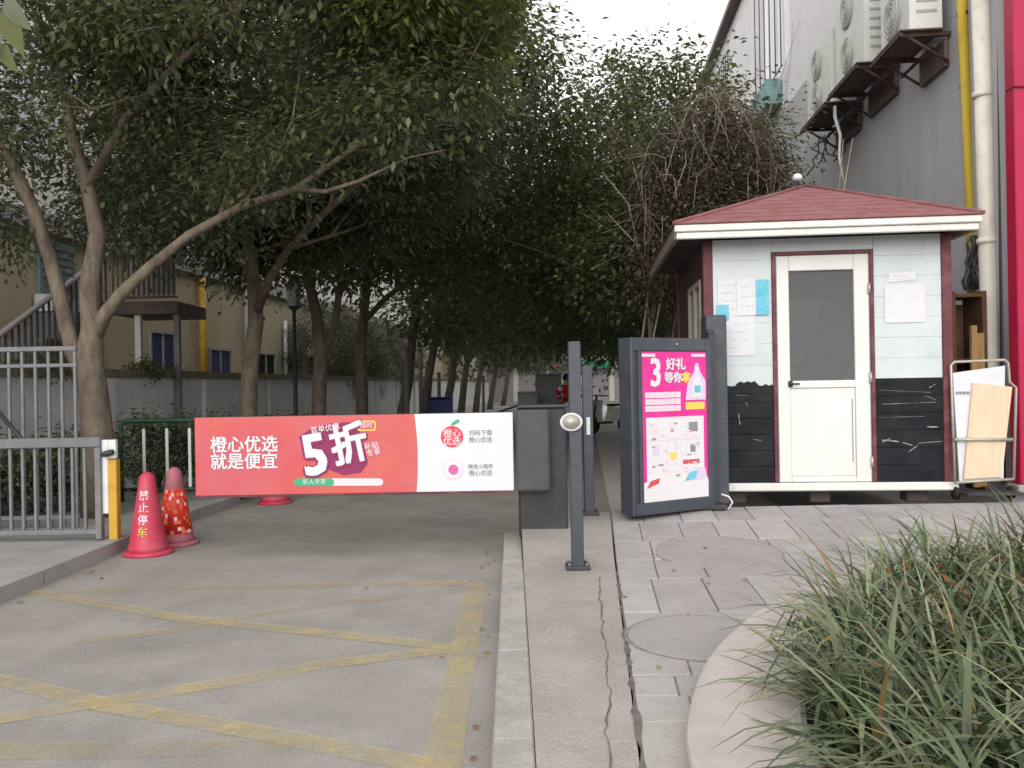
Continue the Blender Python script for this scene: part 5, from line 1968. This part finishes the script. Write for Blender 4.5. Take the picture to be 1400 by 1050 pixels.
limbs = [
    ([b3 + Vector((0, 0, -.1)), P(436, 560, Y3), P(438, 480, Y3), P(433, 430, Y3), P(416, 360, Y3), P(400, 280, Y3)], [.15, .14, .125, .11, .085, .05]),
    ([P(440, 490, Y3), P(458, 445, Y3), P(466, 380, Y3), P(455, 310, Y3)], [.08, .075, .06, .04]),
    ([P(466, 400, Y3), P(510, 345, Y3 - 1.2), P(570, 290, Y3 - 2.2)], [.05, .04, .02]),
]
tree('third left tree, forked low, right of the black lamp post', tuple(b3), limbs,
     [(-3.6, 15.5, 6.4, 2.6, 1.6, 2.2, 80), (-1.1, 15.3, 6.0, 2.1, 1.6, 2.0, 95), (-1.6, 15.4, 4.3, 2.8, 1.4, .9, 75), (-.5, 15.0, 8.0, 1.0, 1.2, 1.0, 35), (-3.0, 16.0, 4.1, 1.5, 1.0, .7, 55)],
     'leaf_dark', L=.14, W=.065, per=80, spread=.31, twigs=70, group='plane trees along the left of the lane')
Y4 = 18.6
b4 = P(495, 610, Y4); b4.z = .1
limbs = [
    ([b4 + Vector((0, 0, -.1)), P(495, 550, Y4), P(494, 470, Y4), P(500, 400, Y4), P(508, 320, Y4)], [.15, .14, .12, .10, .06]),
    ([P(497, 440, Y4), P(530, 405, Y4 - .8), P(575, 372, Y4 - 1.7), P(615, 335, Y4 - 2.4)], [.07, .06, .045, .025]),
]
tree('fourth left tree with a limb slanting right over the wall', tuple(b4), limbs,
     [(-3.0, 18.6, 6.6, 2.8, 1.6, 2.3, 75), (-.6, 18.4, 5.7, 2.2, 1.6, 1.9, 85), (-.6, 18.5, 4.2, 2.6, 1.4, .9, 65)],
     'leaf_dark', L=.18, W=.09, per=70, spread=.34, twigs=60, group='plane trees along the left of the lane')


def far_tree(label, x, y, ht, rad, seed, lm, L, per, nb, group, z0=2.9, lean=0.0, right=False):
    rnd = random.Random(seed)
    base = Vector((x, y, .05))
    top = Vector((x + lean * .3, y, z0 + .3))
    limbs = [([base, base.lerp(top, .5) + Vector((rnd.uniform(-.1, .1), 0, 0)), top], [.16, .13, .11])]
    for k in range(4):
        a = rnd.uniform(0, 6.28)
        e = top + Vector((math.cos(a) * rad * .55 + lean * .7, math.sin(a) * 1.0, rnd.uniform(1.2, ht - z0 - .8)))
        limbs.append(([top + Vector((0, 0, -.2)), top.lerp(e, .5) + Vector((0, 0, .2)), e], [.08, .055, .025]))
    cz_ = (z0 + ht) / 2
    blobs = [(x + lean, y, cz_, rad, 1.7, (ht - z0) / 2, nb), (x + lean * 1.3, y, z0 + .5, rad * .85, 1.5, .8, nb // 2)]
    if right:
        blobs.append((1.75, y - 1.2, 3.2, .85, .7, .6, 55))
        limbs.append(([top + Vector((0, 0, -1.2)), Vector((2.2, y - .6, 2.6)), Vector((1.6, y - 1.2, 3.0))], [.06, .04, .02]))
    tree(label, tuple(base), limbs, blobs, lm, L=L, W=L * .5, per=per, spread=.45 if L > .15 else .3, twigs=40, group=group)


far = [(22.0, 'fifth left tree, first dark slim trunk past the limb'), (25.5, 'sixth left tree trunk in deep shade along the lane'),
       (29, 'seventh left tree trunk in deep shade along the lane'), (33, 'eighth left tree trunk near the far lane end'),
       (37.5, 'ninth left tree, slim trunk far down the lane'), (43, 'last left tree beside the bright lane end'), (50, 'farthest left trunk against the pale end building')]
for i, (y, lab) in enumerate(far):
    x = -5.0 + SL * y
    far_tree(lab, x, y, 9.0, 3.0, i, 'leaf_dark', .21 + .02 * i, 44, 72, 'plane trees along the left of the lane', 2.9 - .02 * i, lean=1.6)
# right-hand row, hanging over the lane from behind the booth
rgt = [(13.6, 2.75, 6.6, 2.1, 'leaf_mid', 'yellow green tree behind the booth, nearest of the right row', 3.7),
       (17.0, 3.05, 8.3, 2.7, 'leaf_dark', 'dark tree behind the booth, second of the right row', 2.5),
       (21.0, 3.5, 8.4, 2.8, 'leaf_dark', 'third dark tree of the right row overhanging the lane', 2.4),
       (26.0, 4.1, 9.0, 3.0, 'leaf_dark', 'fourth dark tree of the right row overhanging the lane', 2.5),
       (31.0, 5.2, 8.5, 2.6, 'leaf_dark', 'fifth dark tree of the right row overhanging the lane', 2.7)]
for i, (y, x, ht, rad, lm, lab, z0) in enumerate(rgt):
    far_tree(lab, x, y, ht, rad, 40 + i, lm, .115 + .025 * i, 84 - 8 * i, 150 - 14 * i, 'trees along the right of the lane', z0, lean=-.55, right=(i == 0))

# tangle of dry vine and shrub behind the booth
vb = Vector((2.95, 11.5, .1))
limbs = []
rnd = random.Random(12)
for k in range(13):
    s = vb + Vector((rnd.uniform(-.9, 1.3), rnd.uniform(-.3, .5), 0))
    e = Vector((s.x + rnd.uniform(-.8, .8), s.y + rnd.uniform(-.4, .4), rnd.uniform(3.2, 5.2)))
    m1 = s.lerp(e, .4) + Vector((rnd.uniform(-.4, .4), 0, 0))
    m2 = s.lerp(e, .72) + Vector((rnd.uniform(-.3, .3), 0, 0))
    limbs.append(([s, m1, m2, e], [.022, .018, .013, .005]))
    for _ in range(2):
        e2 = m2 + Vector((rnd.uniform(-.8, .8), rnd.uniform(-.3, .3), rnd.uniform(.3, 1.2)))
        limbs.append(([m1.lerp(m2, rnd.uniform(.3, 1)), m2.lerp(e2, .5) + Vector((0, 0, .1)), e2], [.014, .01, .004]))
for k in range(140):                    # fine arching dry twigs filling a dome
    u = Vector((rnd.gauss(0, 1), rnd.gauss(0, 1), rnd.gauss(0, 1))).normalized()
    e = Vector((2.78 + u.x * .98, 11.2 + u.y * .5, 4.0 + u.z * 1.4))
    s = e + Vector((rnd.uniform(-.35, .35), rnd.uniform(-.2, .2), -rnd.uniform(.3, .9)))
    e2 = e + Vector((rnd.uniform(-.5, .5), rnd.uniform(-.2, .2), rnd.uniform(-.45, .1)))
    limbs.append(([s, s.lerp(e, .6) + Vector((rnd.uniform(-.1, .1), 0, .08)), e, e2], [.006, .005, .004, .002]))
for k in range(4):                      # long bare whips in front of the pale wall
    s = vb + Vector((rnd.uniform(.2, 1.1), rnd.uniform(0, .5), 4.0))
    e = s + Vector((rnd.uniform(-.2, 1.0), rnd.uniform(-.2, .3), rnd.uniform(1.6, 2.8)))
    limbs.append(([s, s.lerp(e, .5) + Vector((rnd.uniform(-.15, .15), 0, 0)), e], [.012, .009, .004]))
tree('dry tangled vine shrub with bare pale stems behind the booth roof', tuple(vb), limbs,
     [(2.8, 11.4, 4.1, 1.0, .6, 1.25, 190), (3.2, 11.4, 3.8, .6, .6, .9, 60), (2.2, 11.4, 3.2, .7, .6, .8, 60)],
     'leaf_dry', L=.08, W=.035, per=75, spread=.22, twigs=60, name='vine_shrub', bark='bark_pale', cat='shrub',
     extra=[([(2.8, 11.6, 3.9, 1.1, .5, 1.4, 110), (3.5, 12.0, 4.2, .6, .5, 1.0, 25)], 'leaf_dark', 60, .26)])


# low planting behind the fences
def bush(label, x, y, r, h, seed, lm='leaf_dark', n=55):
    rnd = random.Random(seed)
    t = thing('hedge_bush', label, 'bush', (x, y, .1), 'bushes behind the fences')
    mb = MB()
    for k in range(7):
        e = Vector((x + rnd.uniform(-r, r) * .7, y + rnd.uniform(-r, r) * .6, .1 + h * rnd.uniform(.5, .95)))
        mb.tube([(x, y, .08), ((x + e.x) / 2, (y + e.y) / 2, e.z * .6), e], [.02, .014, .006], n=5)
    mb.build('stem', M['bark'], t)
    _, pts = crown_points([(x, y, .1 + h * .55, r, r * .7, h * .45, n)], 60, .13)
    pts[:, 2] = np.maximum(pts[:, 2], .12)
    quads_object('leaf_mass', leaves(pts, .07, .04), M[lm], t)


for i, (x, y, r, h, lm, lab) in enumerate((
        (-4.55, 10.5, .6, 1.0, 'leaf_dark', 'dark bush behind the left end of the green barrier'),
        (-3.95, 10.6, .55, .95, 'leaf_dark', 'dark bush behind the right end of the green barrier'),
        (-3.5, 12.6, .6, .9, 'leaf', 'green bush hidden largely behind the red barrier arm'),
        (-4.9, 9.0, .5, .85, 'leaf', 'bush right behind the end of the low grey gate'),
        (-5.5, 8.7, .55, .8, 'leaf_dark', 'dark bush behind the middle of the low grey gate'),
        (-6.3, 8.9, .6, .85, 'leaf_dark', 'dark bush behind the left part of the low grey gate'))):
    bush(lab, x, y, r, h, 60 + i, lm)
for i, y in enumerate((25, 28, 31.5, 35.5)):
    bush('%s tall dark shrub behind the low wall along the shaded lane' % ('first', 'second', 'third', 'fourth', 'fifth')[i],
         wl(y, 7.95), y, 1.35, 3.9 + .2 * (i % 2), 90 + i, 'leaf_dark', 330)
# ivy hump on the coping of the wall
for i, (px_, w) in enumerate(((30, .7), (90, .5), (205, .8))):
    y = 7.1 / ((700 - px_) / F_PX + SL)
    _, pts = crown_points([(wl(y, 7.05), y, WT + .16, .25, w, .1, 16)], 50, .09)
    o = quads_object('wall_ivy', leaves(pts, .06, .04), M['leaf_yel' if i == 2 else 'leaf'], None)
    tag(o, ['patch of creeper on the wall coping seen through the tall fence', 'small creeper patch on the wall coping beside the tree stems',
            'mossy yellow green creeper along the coping below the landing'][i], 'creeper', kind='stuff')

def sprig():
    t = thing('leaf_sprig', 'large green and yellow leaves hanging close by in the top left corner', 'leaves', tuple(P(10, -40, 2.2)))
    MB().tube([P(40, -160, 2.2), P(18, -60, 2.2), P(8, 30, 2.2)], [.006, .005, .003], 6).build('twig', M['bark'], t)
    for (a, b, w, m) in (((8, 5), (34, 78), 15, 'leaf_yel'), ((4, 20), (-20, 95), 17, 'leaf_dark'), ((6, 0), (44, 42), 13, 'leaf_dark'), ((0, 60), (26, 100), 10, 'leaf_yel')):
        A, B = P(*a, 2.2), P(*b, 2.15)
        d = (B - A)
        s_ = d.cross(Vector((0, 1, .25))).normalized() * w * 2.2 / F_PX
        vs, fs = [], []
        n = 7
        for i in range(n + 1):
            t_ = i / n
            k = math.sin(math.pi * t_ ** .8) ** .8 if 0 < t_ < 1 else 0.02
            c = A + d * t_ + Vector((0, -.012 * math.sin(3 * t_), 0))
            vs += [c - s_ * k + Vector((0, -.006 * k, 0)), c, c + s_ * k + Vector((0, -.006 * k, 0))]
        for i in range(n):
            fs += [(3 * i, 3 * i + 1, 3 * i + 4, 3 * i + 3), (3 * i + 1, 3 * i + 2, 3 * i + 5, 3 * i + 4)]
        MB().add(vs, fs, smooth=True).build('leaf', M[m], t, fix=False)


sprig()
# tree stakes and posts along the far wall
for i, (px_, y0, y1, Yv) in enumerate(((556, 478, 560, 21), (575, 480, 558, 24), (600, 512, 560, 27), (661, 516, 558, 34))):
    a, b = P(px_, y1, Yv), P(px_, y0, Yv)
    t = thing('pale_post', ['first pale post along the shaded wall, the tallest', 'second pale post along the shaded wall', 'third short pale post along the shaded wall',
                            'pale post nearest the bright lane end'][i], 'post', (a.x, Yv, .05), 'pale posts along the shaded wall')
    MB().tube([(a.x, Yv, .05), (b.x, Yv, b.z)], .06, 8).build('post_tube', M['steel'], t)
    MB().lathe([(.075, 0), (.075, .04), (.03, .08)], 8, Matrix.Translation((b.x, Yv, b.z))).build('post_cap', M['steel'], t)

# ================================================================== FAR END OF THE LANE
for i, (xa_, xb_, Y_, zt_, lab) in enumerate(((708, 735, 21.0, 1.15, 'low grey steel cabinet, left one behind the barrier housing'),
                                              (733, 768, 22.6, 1.62, 'taller grey steel cabinet behind the barrier housing'))):
    a, b = P(xa_, 540, Y_), P(xb_, 540, Y_)
    t = thing('utility_cabinet', lab, 'cabinet', ((a.x + b.x) / 2, Y_, 0), 'grey cabinets down the lane')
    MB().box(a.x, b.x, Y_, Y_ + .6, .06, zt_, .02).build('cabinet_body', M['grey_box'], t)
    MB().box(a.x - .02, b.x + .02, Y_ - .03, Y_ + .62, zt_ + .001, zt_ + .05, .01).build('cabinet_top', M['grey_box'], t)
    m_ = (a.x + b.x) / 2
    for (p, q) in ((a.x + .03, m_ - .008), (m_ + .008, b.x - .03)):
        MB().box(p, q, Y_ - .014, Y_ - .001, .12, zt_ - .05, .004).build('cabinet_door', M['grey_box'], t)
    MB().box(a.x + .01, b.x - .01, Y_ + .02, Y_ + .58, 0, .059).build('plinth', M['grey_dark'], t)
t = thing('blue_bin', 'low deep blue bin at the foot of the shaded wall', 'bin', (P(600, 556, 24).x, 24, .05))
a, b = P(585, 553, 24), P(618, 553, 24)
MB().box(a.x, b.x, 24, 24.5, .06, P(600, 545, 24).z, .03).build('bin_body', M['blue_box'], t)
MB().box(a.x - .02, b.x + .02, 23.97, 24.52, P(600, 545, 24).z + .001, P(600, 545, 24).z + .05, .02).build('lid', M['blue_box'], t)


def scooter(label, x, y, rz, white=True):
    t = thing('scooter', label, 'scooter', (0, 0, 0), 'scooters on the lane')
    # built facing -Y at the origin
    bodym = M['white_paint']
    mb = MB()
    mb.prism([(-.19, -.52, .32), (.19, -.52, .32), (.17, -.46, .92), (-.17, -.46, .92)], (0, .06, 0))
    mb.build('leg_shield', bodym, t)
    MB().box(-.15, .15, -.46, .05, .26, .32, .02).build('footboard', M['cab'], t)
    mb = MB()
    mb.prism([(-.15, .0, .3), (-.15, .75, .42), (-.13, .85, .68), (-.14, .1, .72)], (.28, 0, 0))
    mb.build('rear_body', bodym, t)
    MB().box(-.13, .13, .02, .72, .725, .80, .03).build('seat', M['rubber'], t)
    for yy_ in (-.62, .62):
        w = MB().lathe([(.12, -.045), (.22, -.05), (.235, 0), (.22, .05), (.12, .045)], 20, Matrix.Translation((0, yy_, .235)) @ Matrix.Rotation(R(90), 4, 'Y')).build('wheel', M['rubber'], t)
        MB().lathe([(.118, -.03), (.03, -.04), (.03, .04), (.118, .03)], 16, Matrix.Translation((0, yy_, .235)) @ Matrix.Rotation(R(90), 4, 'Y')).build('hub', M['chrome'], w)
    MB().tube([(0, -.62, .25), (0, -.5, .9), (0, -.46, 1.02)], .03, 8).build('fork', M['cab'], t)
    MB().tube([(-.34, -.36, 1.03), (-.15, -.46, 1.04), (.15, -.46, 1.04), (.34, -.36, 1.03)], .018, 8).build('handlebar', M['cab'], t)
    for sx in (-1, 1):
        mb = MB().tube([(sx * .2, -.45, 1.04), (sx * .27, -.44, 1.22)], .008, 6)
        mb.lathe([(.055, -.01), (.06, 0), (.055, .01)], 14, Matrix.Translation((sx * .28, -.44, 1.26)) @ Matrix.Rotation(R(90), 4, 'X'))
        mb.build('mirror', M['white_paint'] if white else M['cab'], t)
    MB().lathe([(.075, 0), (.07, .03), (.02, .05)], 16, Matrix.Translation((0, -.53, .84)) @ Matrix.Rotation(R(90), 4, 'X')).build('headlight', M['lamp_glass'], t)
    t.location = (x, y, 0)
    t.rotation_euler = (0, 0, rz)
    return t


RX, RY = P(773, 560, 22.0).x, 21.0
scooter('white scooter ridden by the person in red', RX, RY, R(8))


def skin_mesh(name, joints, edges, m, parent):
    me = bpy.data.meshes.new(name)
    me.from_pydata([j[0] for j in joints], edges, [])
    o = bpy.data.objects.new(name, me)
    C.objects.link(o)
    o.modifiers.new('s', 'SKIN')
    sv = me.skin_vertices[0].data
    for i, j in enumerate(joints):
        r_ = j[1] if hasattr(j[1], '__len__') else (j[1], j[1])
        sv[i].radius = r_
        sv[i].use_root = (i == 0)
    sb = o.modifiers.new('b', 'SUBSURF')
    sb.levels = 2
    dg = bpy.context.evaluated_depsgraph_get()
    m2 = bpy.data.meshes.new_from_object(o.evaluated_get(dg))
    bpy.data.objects.remove(o)
    m2.materials.clear()
    m2.materials.append(m)
    m2.name = name
    for p in m2.polygons: p.use_smooth = True
    o = bpy.data.objects.new(name, m2)
    C.objects.link(o)
    o.parent = parent
    return o


per = thing('person', 'person in red jacket and dark trousers riding a white scooter towards the gate', 'person', (0, 0, 0))
J = [((0, .22, .84), .13), ((0, .2, 1.05), .13), ((0, .17, 1.28), .13), ((0, .15, 1.38), .055), ((0, .13, 1.47), .07), ((0, .11, 1.56), .085),
     ((.18, .15, 1.28), .055), ((.27, -.02, 1.1), .045), ((.30, -.30, 1.06), .032), ((.31, -.38, 1.05), .03),
     ((-.18, .15, 1.28), .055), ((-.27, -.02, 1.1), .045), ((-.30, -.30, 1.06), .032), ((-.31, -.38, 1.05), .03),
     ((.10, .18, .82), .085), ((.16, -.22, .76), .07), ((.14, -.26, .40), .045), ((.14, -.38, .35), .035),
     ((-.10, .18, .82), .085), ((-.16, -.22, .76), .07), ((-.14, -.26, .40), .045), ((-.14, -.38, .35), .035)]
Eg = [(0, 1), (1, 2), (2, 3), (3, 4), (4, 5), (2, 6), (6, 7), (7, 8), (8, 9), (2, 10), (10, 11), (11, 12), (12, 13),
      (0, 14), (14, 15), (15, 16), (16, 17), (0, 18), (18, 19), (19, 20), (20, 21)]
skin_mesh('body', J, Eg, M['skin'], per)
g_ = 1.16
JJ = [(J[0][0], .15), (J[1][0], .155), (J[2][0], .155), ((0, .155, 1.36), .08), (J[6][0], .075), (J[7][0], .062), ((.295, -.22, 1.075), .05),
      (J[10][0], .075), (J[11][0], .062), ((-.295, -.22, 1.075), .05)]
skin_mesh('red_jacket', JJ, [(0, 1), (1, 2), (2, 3), (2, 4), (4, 5), (5, 6), (2, 7), (7, 8), (8, 9)], M['red_cloth'], per)
JT = [((0, .21, .80), .14), (J[14][0], .105), (J[15][0], .088), (J[16][0], .06), (J[18][0], .105), (J[19][0], .088), (J[20][0], .06)]
skin_mesh('trousers', JT, [(0, 1), (1, 2), (2, 3), (0, 4), (4, 5), (5, 6)], M['dark_cloth'], per)
mb = MB().lathe([(.0, .10), (.06, .085), (.095, .03), (.1, -.03), (.08, -.07)], 16, Matrix.Translation((0, .125, 1.545)))
mb.build('hair', M['hair'], per)
for sx in (-1, 1):
    MB().lathe([(.004, -.005), (.01, 0), (.004, .005)], 8, Matrix.Translation((sx * .03, .03, 1.53))).build('eye', M['hair'], per)
MB().add([(-.012, .03, 1.50), (.012, .03, 1.50), (0, .005, 1.495), (0, .025, 1.53)], [(0, 1, 2), (0, 2, 3), (1, 3, 2), (0, 3, 1)]).build('nose', M['skin'], per)
per.location = (RX, RY, 0)
per.rotation_euler = (0, 0, R(8))
sc2 = scooter('white parked scooter seen between post and advert gate', P(832, 560, 23).x, 23.0, R(-50))

# pale building closing the lane, with a strip of coloured shop fronts, and the wood behind it
t = thing('far_building', 'pale low building closing the far end of the lane', 'building', (6, 62, 0))
MB().box(-12, 22, 62, 70, -.05, 6.5).build('wall', M['cream_wall'], t)
MB().box(-12.3, 22.3, 61.6, 70, 6.502, 6.9).build('roof_edge', M['gutter'], t)
for k in range(9):
    xa_ = -10 + k * 3.4
    f = MB().box(xa_, xa_ + 2.2, 61.93, 61.998, 3.6, 5.4).build('window', M['band'], t)
    MB().box(xa_ + .1, xa_ + 2.1, 61.9, 61.928, 3.7, 5.3).build('pane', M['dark_glass'], f)
for k, m_ in enumerate(('awning', 'teal', 'cone_mauve', 'green_print', 'band')):
    MB().box(-2 + k * 2.4, .2 + k * 2.4, 61.2, 61.998, 2.5, 3.1).build('shop_fascia', M[m_], t)
    MB().box(-1.9 + k * 2.4, .1 + k * 2.4, 61.95, 61.999, .05, 2.45).build('shop_front', M['band'], t)
_, pts = crown_points([(-8, 54, 6, 7, 2, 5.5, 160), (12, 54, 6, 6, 2, 5, 140), (2, 58, 9, 9, 2, 3.5, 130), (-20, 40, 8, 8, 3, 6, 120)], 40, .8)
o = quads_object('far_wood', leaves(pts, .5, .3), M['leaf'], None)
tag(o, 'mass of distant green trees beyond the end of the lane', 'trees', kind='stuff')
